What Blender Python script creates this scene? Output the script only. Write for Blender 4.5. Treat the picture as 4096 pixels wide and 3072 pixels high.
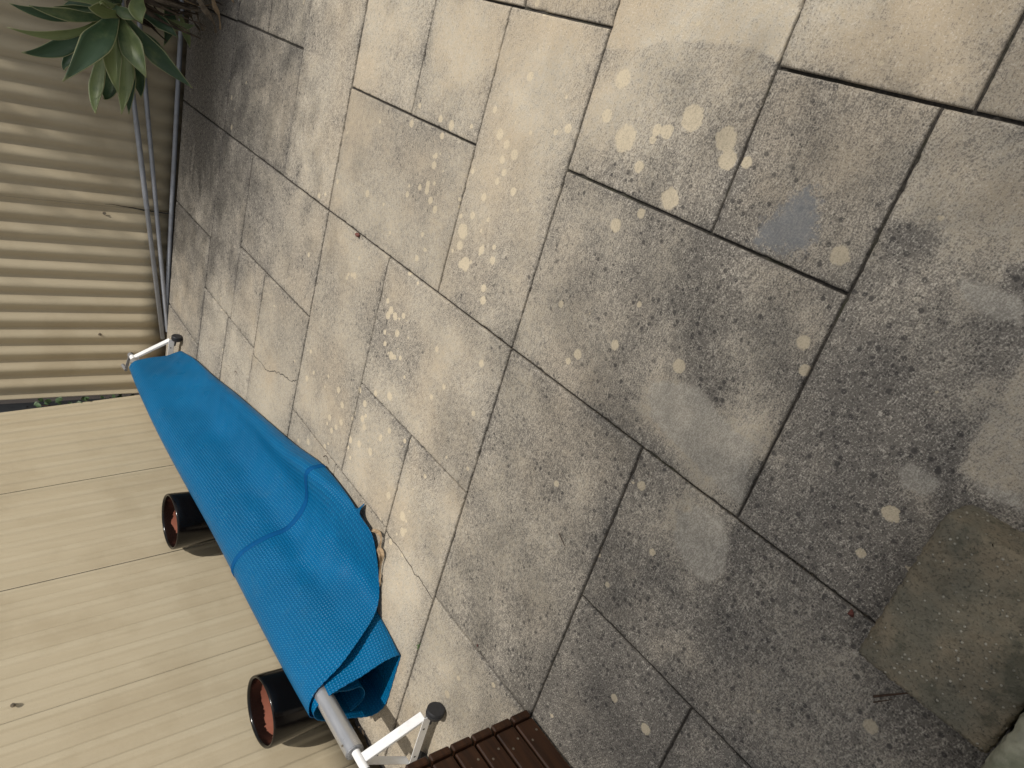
import bpy, math, random
import numpy as np
from mathutils import Vector, Matrix
random.seed(7); rng=np.random.default_rng(7)
scene=bpy.context.scene
for o in list(bpy.data.objects): bpy.data.objects.remove(o)
COL=scene.collection
# ------------------------------------------------------------ camera
H=1.6
W=((-0.589234,-0.278344,-0.758503),(-0.477602,0.877203,0.049116),(0.651690,0.391204,-0.649815))
cam_d=bpy.data.cameras.new('camera'); cam=bpy.data.objects.new('camera',cam_d); COL.objects.link(cam)
cam_d.sensor_width=36.0; cam_d.lens=2869.99/4096*36; cam_d.clip_end=300; cam_d.clip_start=0.02
r,d,f=[Vector(a).normalized() for a in W]
M=Matrix((( r.x,-d.x,-f.x,0),( r.y,-d.y,-f.y,0),( r.z,-d.z,-f.z,H),(0,0,0,1)))
cam.matrix_world=M; scene.camera=cam
# ------------------------------------------------------------ light
sun_to=Vector((-0.14,-0.68,1.0)).normalized()
elev=math.asin(sun_to.z); az=math.atan2(sun_to.x,sun_to.y)
world=bpy.data.worlds.new('World'); scene.world=world; world.use_nodes=True
nt=world.node_tree; nt.nodes.clear()
sky=nt.nodes.new('ShaderNodeTexSky'); sky.sky_type='NISHITA'; sky.sun_disc=False
sky.sun_elevation=elev; sky.sun_rotation=az; sky.air_density=1.0; sky.dust_density=2.0; sky.ozone_density=0.6
bg=nt.nodes.new('ShaderNodeBackground'); bg.inputs['Strength'].default_value=0.085
wo=nt.nodes.new('ShaderNodeOutputWorld'); hs=nt.nodes.new('ShaderNodeHueSaturation'); hs.inputs['Saturation'].default_value=.22; nt.links.new(sky.outputs[0],hs.inputs['Color']); nt.links.new(hs.outputs[0],bg.inputs[0]); nt.links.new(bg.outputs[0],wo.inputs[0])
sd=bpy.data.lights.new('sun','SUN'); sd.energy=3.55; sd.angle=math.radians(0.7); sd.color=(1.0,0.945,0.865)
sun=bpy.data.objects.new('sun',sd); COL.objects.link(sun)
sun.rotation_euler=sun_to.to_track_quat('Z','Y').to_euler()
vs=scene.view_settings; vs.view_transform='Standard'; vs.look='None'; vs.gamma=1.0; vs.exposure=0.0; vs.use_curve_mapping=False
scene.cycles.max_bounces=8

# ------------------------------------------------------------ helpers
def props(o,label=None,cat=None,group=None,kind=None):
    if label: o['label']=label
    if cat: o['category']=cat
    if group: o['group']=group
    if kind: o['kind']=kind
    return o
def empty(name,loc,label=None,cat=None,group=None,kind=None):
    o=bpy.data.objects.new(name,None); COL.objects.link(o); o.location=loc; o.empty_display_size=.05
    return props(o,label,cat,group,kind)
def mesh(name,V,F,mat,parent=None,smooth=False,uv=None,kind=None,label=None):
    me=bpy.data.meshes.new(name); me.from_pydata([tuple(map(float,v)) for v in V],[],[tuple(map(int,f)) for f in F]); me.update()
    if uv is not None:
        ul=me.uv_layers.new(name='UVMap')
        li=np.zeros(len(me.loops),int); me.loops.foreach_get('vertex_index',li)
        ul.data.foreach_set('uv',np.asarray(uv,float)[li].ravel())
    if smooth: me.polygons.foreach_set('use_smooth',[True]*len(me.polygons))
    if mat: me.materials.append(mat)
    o=bpy.data.objects.new(name,me); COL.objects.link(o)
    if parent is not None:
        o.parent=parent
        L=Vector((0,0,0)); q=parent
        while q is not None: L+=Vector(q.location); q=q.parent
        o.location=-L        # vertices are given in world coordinates
    if kind: o['kind']=kind
    if label: o['label']=label
    return o
class MB:
    def __init__(s): s.V=[]; s.F=[]
    def add(s,V,F):
        n=len(s.V); s.V+= [tuple(v) for v in V]; s.F+=[tuple(i+n for i in f) for f in F]; return s
    def box(s,c,sz,R=None,bev=0.0):
        x,y,z=[a/2 for a in sz]; P=[]
        if bev<=0:
            P=[(i*x,j*y,k*z) for i in(-1,1) for j in(-1,1) for k in(-1,1)]
            F=[(0,1,3,2),(4,6,7,5),(0,4,5,1),(2,3,7,6),(0,2,6,4),(1,5,7,3)]
        else:
            b=bev; P=[]
            for sx in(-1,1):
                for sy in(-1,1):
                    for sz_ in(-1,1):
                        P+=[(sx*x,sy*(y-b),sz_*(z-b)),(sx*(x-b),sy*y,sz_*(z-b)),(sx*(x-b),sy*(y-b),sz_*z)]
            def ix(a,b_,c_,k): return ((a*2+b_)*2+c_)*3+k
            F=[]
            F+=[(ix(0,0,0,0),ix(0,0,1,0),ix(0,1,1,0),ix(0,1,0,0)),(ix(1,0,0,0),ix(1,1,0,0),ix(1,1,1,0),ix(1,0,1,0)),
                (ix(0,0,0,1),ix(1,0,0,1),ix(1,0,1,1),ix(0,0,1,1)),(ix(0,1,0,1),ix(0,1,1,1),ix(1,1,1,1),ix(1,1,0,1)),
                (ix(0,0,0,2),ix(0,1,0,2),ix(1,1,0,2),ix(1,0,0,2)),(ix(0,0,1,2),ix(1,0,1,2),ix(1,1,1,2),ix(0,1,1,2))]
            for a in(0,1):
                for c_ in(0,1):
                    F.append((ix(a,c_,0,0),ix(a,c_,1,0),ix(a,c_,1,1),ix(a,c_,0,1)))
                    F.append((ix(a,0,c_,0),ix(a,1,c_,0),ix(a,1,c_,2),ix(a,0,c_,2)))
                    F.append((ix(0,a,c_,1),ix(1,a,c_,1),ix(1,a,c_,2),ix(0,a,c_,2)))
            for a in(0,1):
                for b_ in(0,1):
                    for c_ in(0,1): F.append((ix(a,b_,c_,0),ix(a,b_,c_,1),ix(a,b_,c_,2)))
        P=[Vector(p) for p in P]
        if R is not None: P=[R@p for p in P]
        return s.add([p+Vector(c) for p in P],F)
    def tube(s,pts,rad,n=16,cap=True):
        pts=[Vector(p) for p in pts]; V=[];F=[]
        rads=rad if hasattr(rad,'__len__') else [rad]*len(pts)
        up=None
        for i,p in enumerate(pts):
            t=(pts[min(i+1,len(pts)-1)]-pts[max(i-1,0)]).normalized()
            if up is None:
                up=Vector((0,0,1)) if abs(t.z)<.9 else Vector((1,0,0))
            a=t.cross(up).normalized(); b=a.cross(t).normalized(); up=b
            for k in range(n):
                th=2*math.pi*k/n; V.append(p+(a*math.cos(th)+b*math.sin(th))*rads[i])
        for i in range(len(pts)-1):
            for k in range(n):
                k2=(k+1)%n; F.append((i*n+k,i*n+k2,(i+1)*n+k2,(i+1)*n+k))
        if cap: F.append(tuple(range(n-1,-1,-1))); F.append(tuple((len(pts)-1)*n+k for k in range(n)))
        return s.add(V,F)
    def build(s,name,mat,parent=None,smooth=False,**k): return mesh(name,s.V,s.F,mat,parent,smooth,**k)
def sharp(o,ang=35):
    me=o.data; me.polygons.foreach_set('use_smooth',[True]*len(me.polygons))
    if hasattr(me,'set_sharp_from_angle'): me.set_sharp_from_angle(angle=math.radians(ang))
    return o
def solid(o,t,off=-1):
    m=o.modifiers.new('thickness','SOLIDIFY'); m.thickness=t; m.offset=off; return o

# ------------------------------------------------------------ materials
class NT:
    def __init__(s,name):
        s.m=bpy.data.materials.new(name); s.m.use_nodes=True; s.t=s.m.node_tree; s.n=s.t.nodes; s.l=s.t.links
        s.b=s.n['Principled BSDF']
    def new(s,t,**k):
        n=s.n.new(t)
        for a,v in k.items(): setattr(n,a,v)
        return n
    def put(s,sock,v):
        if isinstance(v,bpy.types.NodeSocket): s.l.new(v,sock)
        elif v is not None: sock.default_value=v
    def pos(s): return s.new('ShaderNodeNewGeometry').outputs['Position']
    def uv(s): return s.new('ShaderNodeTexCoord').outputs['UV']
    def rand(s): return s.new('ShaderNodeObjectInfo').outputs['Random']
    def mapping(s,v,scale=(1,1,1),rot=(0,0,0),loc=(0,0,0)):
        n=s.new('ShaderNodeMapping'); s.put(n.inputs['Vector'],v); s.put(n.inputs['Scale'],scale); s.put(n.inputs['Rotation'],rot); s.put(n.inputs['Location'],loc); return n.outputs[0]
    def noise(s,v,scale=5,detail=4,rough=.55,dist=0,col=False):
        n=s.new('ShaderNodeTexNoise'); s.put(n.inputs['Vector'],v); s.put(n.inputs['Scale'],scale); s.put(n.inputs['Detail'],detail); s.put(n.inputs['Roughness'],rough); s.put(n.inputs['Distortion'],dist)
        return n.outputs['Color' if col else 'Fac']
    def vor(s,v,scale=5,rnd=1.0,feature='F1',out='Distance',dims='3D'):
        n=s.new('ShaderNodeTexVoronoi',feature=feature,voronoi_dimensions=dims); s.put(n.inputs['Vector'],v); s.put(n.inputs['Scale'],scale); s.put(n.inputs['Randomness'],rnd); return n.outputs[out]
    def mr(s,v,a,b,c=0.0,d=1.0,smooth=True):
        n=s.new('ShaderNodeMapRange'); n.interpolation_type='SMOOTHSTEP' if smooth else 'LINEAR'
        s.put(n.inputs[0],v); s.put(n.inputs[1],a); s.put(n.inputs[2],b); s.put(n.inputs[3],c); s.put(n.inputs[4],d); return n.outputs[0]
    def math(s,op,a,b=0.0,clamp=False):
        n=s.new('ShaderNodeMath',operation=op); n.use_clamp=clamp; s.put(n.inputs[0],a); s.put(n.inputs[1],b); return n.outputs[0]
    def vm(s,op,a,b=None,scale=None,val=False):
        n=s.new('ShaderNodeVectorMath',operation=op); s.put(n.inputs[0],a)
        if b is not None: s.put(n.inputs[1],b)
        if scale is not None: s.put(n.inputs['Scale'],scale)
        return n.outputs['Value' if val else 'Vector']
    def mix(s,f,a,b,mode='MIX'):
        n=s.new('ShaderNodeMix',data_type='RGBA',blend_type=mode); 
        A=[i for i in n.inputs if i.type=='RGBA']; s.put(n.inputs[0],f)
        s.put(A[0],a if isinstance(a,bpy.types.NodeSocket) else (*a,1)); s.put(A[1],b if isinstance(b,bpy.types.NodeSocket) else (*b,1))
        return [o for o in n.outputs if o.type=='RGBA'][0]
    def bump(s,h,dist=.002,st=1.0,n0=None):
        n=s.new('ShaderNodeBump'); s.put(n.inputs['Height'],h); n.inputs['Distance'].default_value=dist; s.put(n.inputs['Strength'],st)
        if n0 is not None: s.put(n.inputs['Normal'],n0)
        return n.outputs[0]
    def out(s,col=None,rough=None,metal=None,nrm=None,**k):
        b=s.b
        if col is not None: s.put(b.inputs['Base Color'],col if isinstance(col,bpy.types.NodeSocket) else (*col,1))
        if rough is not None: s.put(b.inputs['Roughness'],rough)
        if metal is not None: s.put(b.inputs['Metallic'],metal)
        if nrm is not None: s.put(b.inputs['Normal'],nrm)
        for a,v in k.items(): s.put(b.inputs[a],v)
        return s.m

BD=[(1.800,2.700,0.120),(1.790,2.650,0.310),(1.788,2.565,0.347),(1.807,2.490,0.325),(1.771,2.335,0.280),(1.853,2.316,0.150),(1.954,2.291,0.030),(2.019,2.169,0.020),(2.120,2.021,0.030),(2.238,1.981,0.045),(2.269,1.945,0.012)]
CURL=[(1.800,2.514,0.217),(1.800,2.516,0.181),(1.800,2.525,0.155),(1.800,2.562,0.130),(1.800,2.594,0.121),(1.800,2.625,0.121),(1.800,2.655,0.139),(1.800,2.676,0.171)]
AG=[((5.020,0.393,0.577),(5.000,0.461,0.846),(5.000,0.458,1.053),0.057),
((5.000,0.407,0.593),(4.930,0.439,0.787),(4.900,0.436,0.978),0.057),
((5.000,0.430,0.630),(4.880,0.541,0.827),(4.850,0.562,1.077),0.041),
((5.050,0.454,0.619),(5.050,0.625,0.798),(5.020,0.693,0.993),0.085),
((5.100,0.459,0.584),(5.150,0.674,0.731),(5.100,0.753,0.774),0.058),
((4.980,0.399,0.572),(4.780,0.527,0.679),(4.660,0.746,0.855),0.130),
((5.020,0.458,0.574),(4.950,0.761,0.636),(4.850,0.918,0.658),0.072),
((5.050,0.458,0.555),(5.020,0.758,0.558),(4.950,0.844,0.601),0.089),
((4.990,0.416,0.554),(4.850,0.596,0.588),(4.720,0.770,0.571),0.082),
((5.000,0.444,0.527),(4.930,0.672,0.502),(4.820,0.890,0.532),0.096),
((5.050,0.445,0.504),(5.050,0.698,0.455),(4.980,0.913,0.457),0.075),
((5.080,0.444,0.484),(5.080,0.678,0.401),(5.020,0.808,0.387),0.076),
((4.980,0.399,0.547),(4.820,0.516,0.497),(4.700,0.645,0.445),0.110),
((5.000,0.381,0.518),(4.930,0.526,0.352),(4.850,0.670,0.149),0.091),
((5.060,0.409,0.517),(5.060,0.491,0.350),(5.000,0.567,0.233),0.060),
((5.150,0.348,0.394),(5.100,0.363,0.210),(5.050,0.330,0.114),0.049),
((5.100,0.344,0.406),(5.000,0.363,0.320),(4.950,0.416,0.229),0.065),
((4.950,0.377,0.554),(4.850,0.373,0.661),(4.800,0.365,0.724),0.066),
((4.950,0.231,0.448),(4.850,0.318,0.478),(4.800,0.377,0.460),0.077),
((4.980,0.344,0.563),(4.900,0.357,0.528),(4.860,0.367,0.460),0.056),
((5.050,0.372,0.585),(5.050,0.409,0.744),(5.030,0.424,0.848),0.034),
((4.900,0.345,0.604),(4.850,0.327,0.651),(4.840,0.344,0.663),0.016),
((5.000,0.316,0.547),(4.950,0.276,0.610),(4.950,0.273,0.731),0.069),
((5.060,0.350,0.546),(5.060,0.344,0.647),(5.060,0.379,0.798),0.042),
((5.300,0.278,0.223),(5.300,0.370,0.186),(5.280,0.515,0.216),0.072),
((5.350,0.315,0.118),(5.330,0.406,0.077),(5.300,0.487,0.055),0.042)]
SPOTS=[(1.471,0.095,0.039),(1.387,0.153,0.018),(1.322,0.265,0.015),(1.396,0.326,0.021),(1.245,0.200,0.031),(1.147,0.016,0.032),(1.120,0.060,0.027),(1.064,0.051,0.016),(1.269,-0.007,0.035),(1.334,0.044,0.020),(1.504,0.621,0.012),(1.247,0.638,0.016),(1.370,0.730,0.017),(1.018,0.588,0.021),(0.733,0.379,0.018),(0.701,0.435,0.015),(0.744,0.170,0.024),(0.865,1.105,0.012),(0.981,0.956,0.015),(1.274,1.151,0.012),(0.779,1.598,0.014),(0.651,1.587,0.018),(2.087,0.588,0.030),(2.024,0.690,0.027),(1.887,0.727,0.015),(1.976,0.295,0.015),(2.025,0.221,0.019),(2.428,1.056,0.018),(2.345,1.124,0.017),(2.700,1.819,0.016),(2.516,1.758,0.018),(2.456,1.608,0.017),(2.335,1.707,0.019),(2.398,1.443,0.016),(1.990,1.813,0.022),(1.962,1.877,0.020),(2.358,0.860,0.013),(1.424,2.274,0.017),(1.396,2.155,0.011),(1.785,0.977,0.015),(2.426,0.528,0.013),(2.503,0.580,0.013),(1.568,0.055,0.021),(1.552,-0.051,0.028),(0.390,0.619,0.020),(0.401,0.735,0.012),(0.206,1.069,0.017)]
STAIN_SHADE_MAP='5.16,0.33,0.80;4.06,0.17,0.55;3.51,0.10,0.50;2.88,-0.01,0.30;2.40,-0.08,0.15;1.91,-0.17,0.10;1.45,-0.22,0.02;1.23,-0.25,0.05;0.93,-0.27,0.12;0.79,-0.29,0.15;0.66,-0.31,0.30;5.35,0.62,0.90;4.82,0.52,0.85;4.08,0.44,0.60;3.54,0.29,0.45;3.00,0.19,0.35;2.34,0.04,0.15;1.88,-0.02,0.20;1.48,-0.11,0.35;1.25,-0.17,0.35;1.12,-0.16,0.30;0.95,-0.15,0.40;0.86,-0.24,0.20;0.65,-0.20,0.35;5.24,0.93,0.80;4.57,0.74,0.60;3.86,0.65,0.50;3.31,0.56,0.40;2.70,0.22,0.40;2.27,0.18,0.40;1.89,0.13,0.30;1.60,0.04,0.25;1.34,0.00,0.40;1.12,-0.03,0.45;0.95,-0.08,0.50;0.80,-0.12,0.35;0.65,-0.11,0.40;0.55,-0.14,0.35;5.32,1.32,0.70;4.60,1.11,0.60;4.00,0.99,0.65;3.44,0.94,0.50;2.88,0.66,0.45;2.47,0.49,0.50;2.05,0.35,0.40;1.79,0.28,0.40;1.50,0.24,0.55;1.27,0.13,0.60;1.09,0.12,0.60;0.95,0.05,0.50;0.79,-0.00,0.40;0.65,-0.02,0.30;0.52,-0.04,0.25;4.91,1.58,0.60;4.12,1.48,0.50;3.50,1.24,0.50;2.91,0.92,0.40;2.54,0.75,0.50;2.14,0.61,0.35;1.87,0.55,0.45;1.65,0.47,0.55;1.38,0.37,0.60;1.19,0.30,0.65;1.02,0.29,0.75;0.93,0.20,0.70;0.83,0.22,0.60;0.73,0.13,0.50;0.64,0.10,0.75;0.55,0.07,0.30;0.48,0.04,0.30;5.03,2.15,0.40;4.13,1.91,0.30;3.50,1.56,0.45;3.02,1.27,0.55;2.58,1.15,0.60;2.34,0.95,0.55;1.99,0.80,0.50;1.78,0.75,0.50;1.53,0.62,0.50;1.30,0.52,0.65;1.10,0.48,0.80;0.97,0.39,0.85;0.84,0.32,0.75;0.72,0.30,0.65;0.64,0.23,0.80;0.55,0.20,0.80;0.48,0.15,0.35;0.41,0.11,0.90;3.62,1.97,0.25;2.90,1.54,0.55;2.60,1.53,0.60;2.28,1.26,0.60;1.95,1.01,0.40;1.71,1.02,0.45;1.47,0.84,0.60;1.31,0.84,0.60;1.17,0.71,0.60;1.09,0.58,0.70;0.99,0.70,0.15;0.91,0.54,0.90;0.78,0.48,0.80;0.69,0.49,0.70;0.57,0.43,0.90;0.51,0.34,0.85;0.45,0.26,0.65;0.40,0.19,0.70;0.31,0.29,0.35;3.13,1.85,0.40;2.68,1.81,0.30;2.36,1.66,0.20;2.03,1.46,0.50;1.83,1.29,0.60;1.58,1.17,0.60;1.40,1.01,0.60;1.17,1.00,0.60;1.02,0.90,0.70;0.90,0.71,0.20;0.79,0.75,0.25;0.71,0.64,0.45;0.59,0.62,0.85;0.51,0.54,0.95;0.44,0.47,0.95;0.36,0.44,0.80;0.29,0.40,0.35;2.10,1.76,0.25;1.79,1.59,0.30;1.54,1.44,0.60;1.36,1.24,0.55;1.15,1.17,0.60;1.03,1.07,0.70;0.94,0.98,0.80;0.76,0.97,0.35;0.69,0.83,0.80;0.59,0.75,0.80;0.49,0.70,0.90;0.41,0.62,0.80;0.38,0.54,0.60;0.30,0.50,0.90;1.92,1.97,0.30;1.72,1.90,0.40;1.45,1.63,0.55;1.26,1.44,0.60;1.11,1.41,0.65;1.00,1.26,0.70;0.84,1.18,0.85;0.71,1.09,0.85;0.62,0.96,0.95;0.51,0.91,0.90;0.45,0.83,0.90;0.37,0.82,0.80;1.63,2.18,0.40;1.44,1.99,0.50;1.22,1.82,0.75;1.07,1.58,0.70;0.90,1.55,0.80;0.78,1.39,0.85;0.66,1.27,0.85;0.54,1.12,0.80;0.43,1.05,0.80;0.35,0.97,0.85;1.59,2.45,0.40;1.38,2.27,0.40;1.17,2.05,0.60;0.97,1.79,0.85;0.80,1.67,0.90;0.66,1.55,0.90;0.54,1.43,0.85;0.43,1.29,0.80;0.32,1.14,0.75;0.23,1.04,0.70;0.11,1.00,0.80'
ARC=[(1.541,-0.124),(1.498,-0.146),(1.441,-0.170),(1.349,-0.183),(1.247,-0.192),(1.161,-0.190),(1.072,-0.172)]
EDGE_P=[(0.336,0.464),(0.339,0.205)]
PATCH_A=[(1.085,0.689),(1.057,0.654),(0.952,0.611),(0.902,0.616),(0.867,0.637),(0.791,0.654),(0.731,0.658),(0.716,0.716),(0.695,0.815),(0.755,0.814),(0.859,0.797),(0.951,0.781),(1.041,0.761)]
PATCH_B=[(0.846,0.956),(0.794,0.894),(0.722,0.879),(0.673,0.931),(0.657,1.010),(0.678,1.062),(0.756,1.069),(0.818,1.030)]
PATCH_C=[(0.423,0.515),(0.401,0.499),(0.335,0.502),(0.354,0.550),(0.402,0.555)]
PATCH_D=[(0.289,0.465),(0.212,0.444),(0.196,0.476),(0.272,0.481)]
PATCH_E=[(0.954,0.177),(0.923,0.121),(0.904,0.082),(0.885,0.059),(0.852,0.076),(0.820,0.130),(0.819,0.163),(0.844,0.200),(0.912,0.220),(0.957,0.213)]
PATCH_F=[(0.504,0.125),(0.387,0.114),(0.363,0.160),(0.409,0.171),(0.476,0.162)]
CLUSTER=[(2.413,1.091),(2.356,1.173),(2.409,1.642),(2.496,1.771),(2.059,0.649),(1.985,0.305),(2.303,0.858),(2.704,1.821),(1.986,1.822),(1.369,0.722),(2.358,0.498),(4.585,0.691),(1.322,0.035),(2.008,0.561),(2.328,1.521),(1.885,0.403),(2.319,0.363)]

def _h(ix,iy,seed):
    n=(ix*374761393+iy*668265263+seed*974634777)&0xffffffff; n=((n^(n>>13))*1274126177)&0xffffffff; return ((n^(n>>16))&0xffff)/65535.0
def vnoise(x,y,seed=0):
    xi=np.floor(x).astype(np.int64); yi=np.floor(y).astype(np.int64); fx=x-xi; fy=y-yi; fx=fx*fx*(3-2*fx); fy=fy*fy*(3-2*fy)
    a=_h(xi,yi,seed); b=_h(xi+1,yi,seed); c=_h(xi,yi+1,seed); d=_h(xi+1,yi+1,seed)
    return a+(b-a)*fx+(c-a)*fy+(a-b-c+d)*fx*fy
def fbm(x,y,sc,oc=5,seed=0,g=.55):
    t=0;A=0;a=1.0
    for o in range(oc): t=t+a*vnoise(x*sc*2**o+17.3*o,y*sc*2**o-9.1*o,seed+o); A+=a; a*=g
    return t/A
def sm(x,a,b): t=np.clip((x-a)/(b-a),0,1); return t*t*(3-2*t)
def poly_sd(x,y,P):
    """signed distance to a polygon, positive inside"""
    P=np.array(P,float); d=np.full(x.shape,1e9); ins=np.zeros(x.shape,bool)
    for i in range(len(P)):
        a=P[i];b=P[(i+1)%len(P)]; e=b-a; wx=x-a[0]; wy=y-a[1]; t=np.clip((wx*e[0]+wy*e[1])/(e@e),0,1)
        d=np.minimum(d,np.hypot(wx-e[0]*t,wy-e[1]*t))
        c=((a[1]>y)!=(b[1]>y)); 
        with np.errstate(divide='ignore',invalid='ignore'): xx=(b[0]-a[0])*(y-a[1])/(b[1]-a[1])+a[0]
        ins^=c&(x<xx)
    return np.where(ins,d,-d)
SM=np.array([[float(v) for v in t.split(',')] for t in STAIN_SHADE_MAP.split(';')])  # mildew levels with the dim light of the near corner mixed in
_r=np.random.default_rng(11); EXTRA=[]
for cx,cy in CLUSTER:
    for k in range(6 if cx>1.9 else 2): EXTRA.append((cx+_r.normal()*.05,cy+_r.normal()*.085,_r.uniform(.004,.019)))
for k in range(55): EXTRA.append((_r.uniform(.3,4.6),_r.uniform(-.3,2.3),_r.uniform(.004,.013)))
for k in range(80): EXTRA.append((_r.uniform(1.7,3.3),_r.uniform(0,2.2),_r.uniform(.004,.018)))
ALLSP=np.array(SPOTS+EXTRA)
def stain_shade(x,y,seed,box,full=True):
    """returns mildew mixed with painted shade 0..1, pale-spot field, bare-patch field, blue-grey spill field per vertex"""
    wx=(fbm(x,y,6,4,3)-.5)*.16; wy=(fbm(x,y,6,4,9)-.5)*.16; X=x+wx; Y=y+wy
    num=np.zeros_like(x);den=np.zeros_like(x)
    for a,b,m in SM: w=1/((X-a)**2+(Y-b)**2+.0012)**2; num+=w*m; den+=w
    m=num/den*1.02-.11
    m=m+.16*sm(x,3.2,4.6)+.05; rs=random.Random(seed); m=m+rs.uniform(-.06,.06)
    m=m+(fbm(x,y,2.6,5,20+seed%7)-.5)*.55+(fbm(x,y,11,4,31)-.5)*.40
    # dirt gathers along the joints
    d=np.minimum(np.minimum(x-box[0],box[1]-x),np.minimum(y-box[2],box[3]-y))
    m=m+.26*np.exp(-np.clip(d,0,None)/.020)*sm(fbm(x,y,5,3,50),.30,.62)+.10*np.exp(-np.clip(d,0,None)/.07)
    # tide line above which the concrete has washed clean
    if box[0]>1.0 and box[1]<1.7 and box[3]<.3:
        A=np.array(ARC)[::-1]; ya=np.interp(x,A[:,0],A[:,1]); dd=y+wy*.15-ya; m=m*sm(dd,-.006,.004)*1+.14*np.exp(-np.clip(dd,0,None)/.02)*(dd>0)+.05
    r_=poly_sd(x+wx*.1,y+wy*.1,[(.337,.19),(-.3,.19),(-.3,.47),(.337,.47)]); m=m+(.30-m)*sm(r_,-.006,.012)*.8
    m=m+.25*np.exp(-np.abs(r_)/.012)*(r_<.01)
    P=np.full(x.shape,-1.0)
    for a,b,r in ALLSP: P=np.maximum(P,1-np.hypot(x-a,y-b)/r)
    B=np.full(x.shape,-.1)
    for Q in (PATCH_A,PATCH_B,PATCH_C,PATCH_D,PATCH_F): B=np.maximum(B,poly_sd(x,y,Q)*(1 if Q is not PATCH_F else 1))
    E_=poly_sd(x,y,PATCH_E)
    return np.clip(m,0,1),np.clip(P*.5+.5,0,1),np.clip(B*5+.5,0,1),np.clip(E_*5+.5,0,1)

def mat_concrete():
    n=NT('broomed_concrete'); p=n.pos(); rnd=n.rand()
    at=n.new('ShaderNodeAttribute'); at.attribute_name='stain_shade'; sc=n.new('ShaderNodeSeparateColor'); n.put(sc.inputs[0],at.outputs['Color']); mildew_shade,pf,bf=sc.outputs; ef=at.outputs['Alpha']  # first channel darkens for mildew and for painted shade alike
    rot=n.new('ShaderNodeCombineXYZ'); n.put(rot.inputs[2],n.math('ADD',n.math('MULTIPLY',n.math('SUBTRACT',rnd,.5),.7),.15))
    nzc=n.noise(p,8,3,.6,col=True); off=n.vm('SUBTRACT',nzc,(.5,.5,.5))
    mp=n.new('ShaderNodeVectorRotate',rotation_type='EULER_XYZ'); n.put(mp.inputs['Vector'],n.vm('ADD',p,n.vm('SCALE',off,scale=.06))); n.put(mp.inputs['Rotation'],rot.outputs[0])
    st=n.noise(n.mapping(mp.outputs[0],scale=(240,34,1)),1,2,.7)
    fine=n.noise(p,230,2,.8); mid=n.noise(p,48,5,.75)
    sp=n.math('ADD',n.math('ADD',n.math('MULTIPLY',fine,.48),n.math('MULTIPLY',mid,.26)),n.math('MULTIPLY',st,.26))
    thr=n.mr(mildew_shade,0,1,.575,.462,smooth=False)
    spm=n.mr(sp,n.math('SUBTRACT',thr,.030),n.math('ADD',thr,.030))
    clean=n.mix(n.mr(mid,.35,.65),(.495,.425,.315),(.515,.468,.385))
    clean=n.mix(n.math('MULTIPLY',n.mr(n.noise(p,1.7,4,.6),.42,.62),.55),clean,(.435,.345,.235))
    gray=n.mix(n.mr(mildew_shade,.05,.85,smooth=False),clean,(.315,.290,.250))
    # grit: crisp black mould flecks of two sizes
    def dots(scale,lo,rmax,soft):
        v=n.new('ShaderNodeTexVoronoi',feature='F1'); n.put(v.inputs['Vector'],n.vm('ADD',p,n.vm('SCALE',off,scale=.01))); n.put(v.inputs['Scale'],scale)
        c=n.new('ShaderNodeSeparateColor'); n.put(c.inputs[0],v.outputs['Color'])
        on=n.mr(n.math('ADD',c.outputs[0],n.math('MULTIPLY',mildew_shade,.75)),lo,lo+.35,-.10,rmax,smooth=False)
        return n.mr(n.math('SUBTRACT',n.math('ADD',v.outputs['Distance'],n.math('MULTIPLY',n.math('SUBTRACT',fine,.5),.25)),on),-soft,soft,1,0)
    d1=dots(150.0,.92,.40,.06); d2=dots(50.0,1.00,.33,.05)
    col=n.mix(n.math('MULTIPLY',spm,n.mr(mildew_shade,0,.8,.46,.72,smooth=False)),gray,(.105,.095,.084))
    col=n.mix(n.math('MULTIPLY',d1,n.mr(mildew_shade,0,.8,.15,.70)),col,(.062,.057,.052))
    col=n.mix(n.math('MULTIPLY',d2,n.mr(mildew_shade,.2,.7,.15,.75)),col,(.060,.056,.053))
    col=n.mix(n.math('MULTIPLY',n.mr(sp,.455,.40),.50),col,(.66,.61,.52))
    # bare patches keep some grit; round cream spots do not
    jit=n.math('MULTIPLY',n.math('SUBTRACT',mid,.5),.62)
    pb=n.mr(n.math('ADD',bf,n.math('MULTIPLY',jit,.40)),.470,.535)
    col=n.mix(n.math('MULTIPLY',pb,.85),col,n.mix(n.mr(sp,.42,.56),(.50,.465,.40),(.31,.285,.24)))
    ps=n.mr(n.math('ADD',pf,jit),.47,.57)
    pale=n.mix(mid,(.56,.475,.335),(.64,.555,.41)); pale=n.mix(n.math('MULTIPLY',n.mr(sp,.50,.58),.4),pale,(.30,.26,.20))
    col=n.mix(n.math('MULTIPLY',ps,.80),col,pale)
    be=n.mr(n.math('ADD',ef,n.math('MULTIPLY',jit,1.1)),.40,.60)
    col=n.mix(n.math('MULTIPLY',be,.75),col,(.20,.21,.22))
    tv=n.new('ShaderNodeCombineColor'); tone=n.mr(rnd,0,1,.90,1.07,smooth=False); [n.put(tv.inputs[i],tone) for i in range(3)]
    col=n.mix(1.0,col,tv.outputs[0],'MULTIPLY')
    h=n.math('ADD',n.math('MULTIPLY',fine,.6),n.math('ADD',n.math('MULTIPLY',mid,.5),n.math('MULTIPLY',st,.8)))
    return n.out(col,.93,nrm=n.bump(h,.0028,.8),**{'Specular IOR Level':.25})
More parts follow.
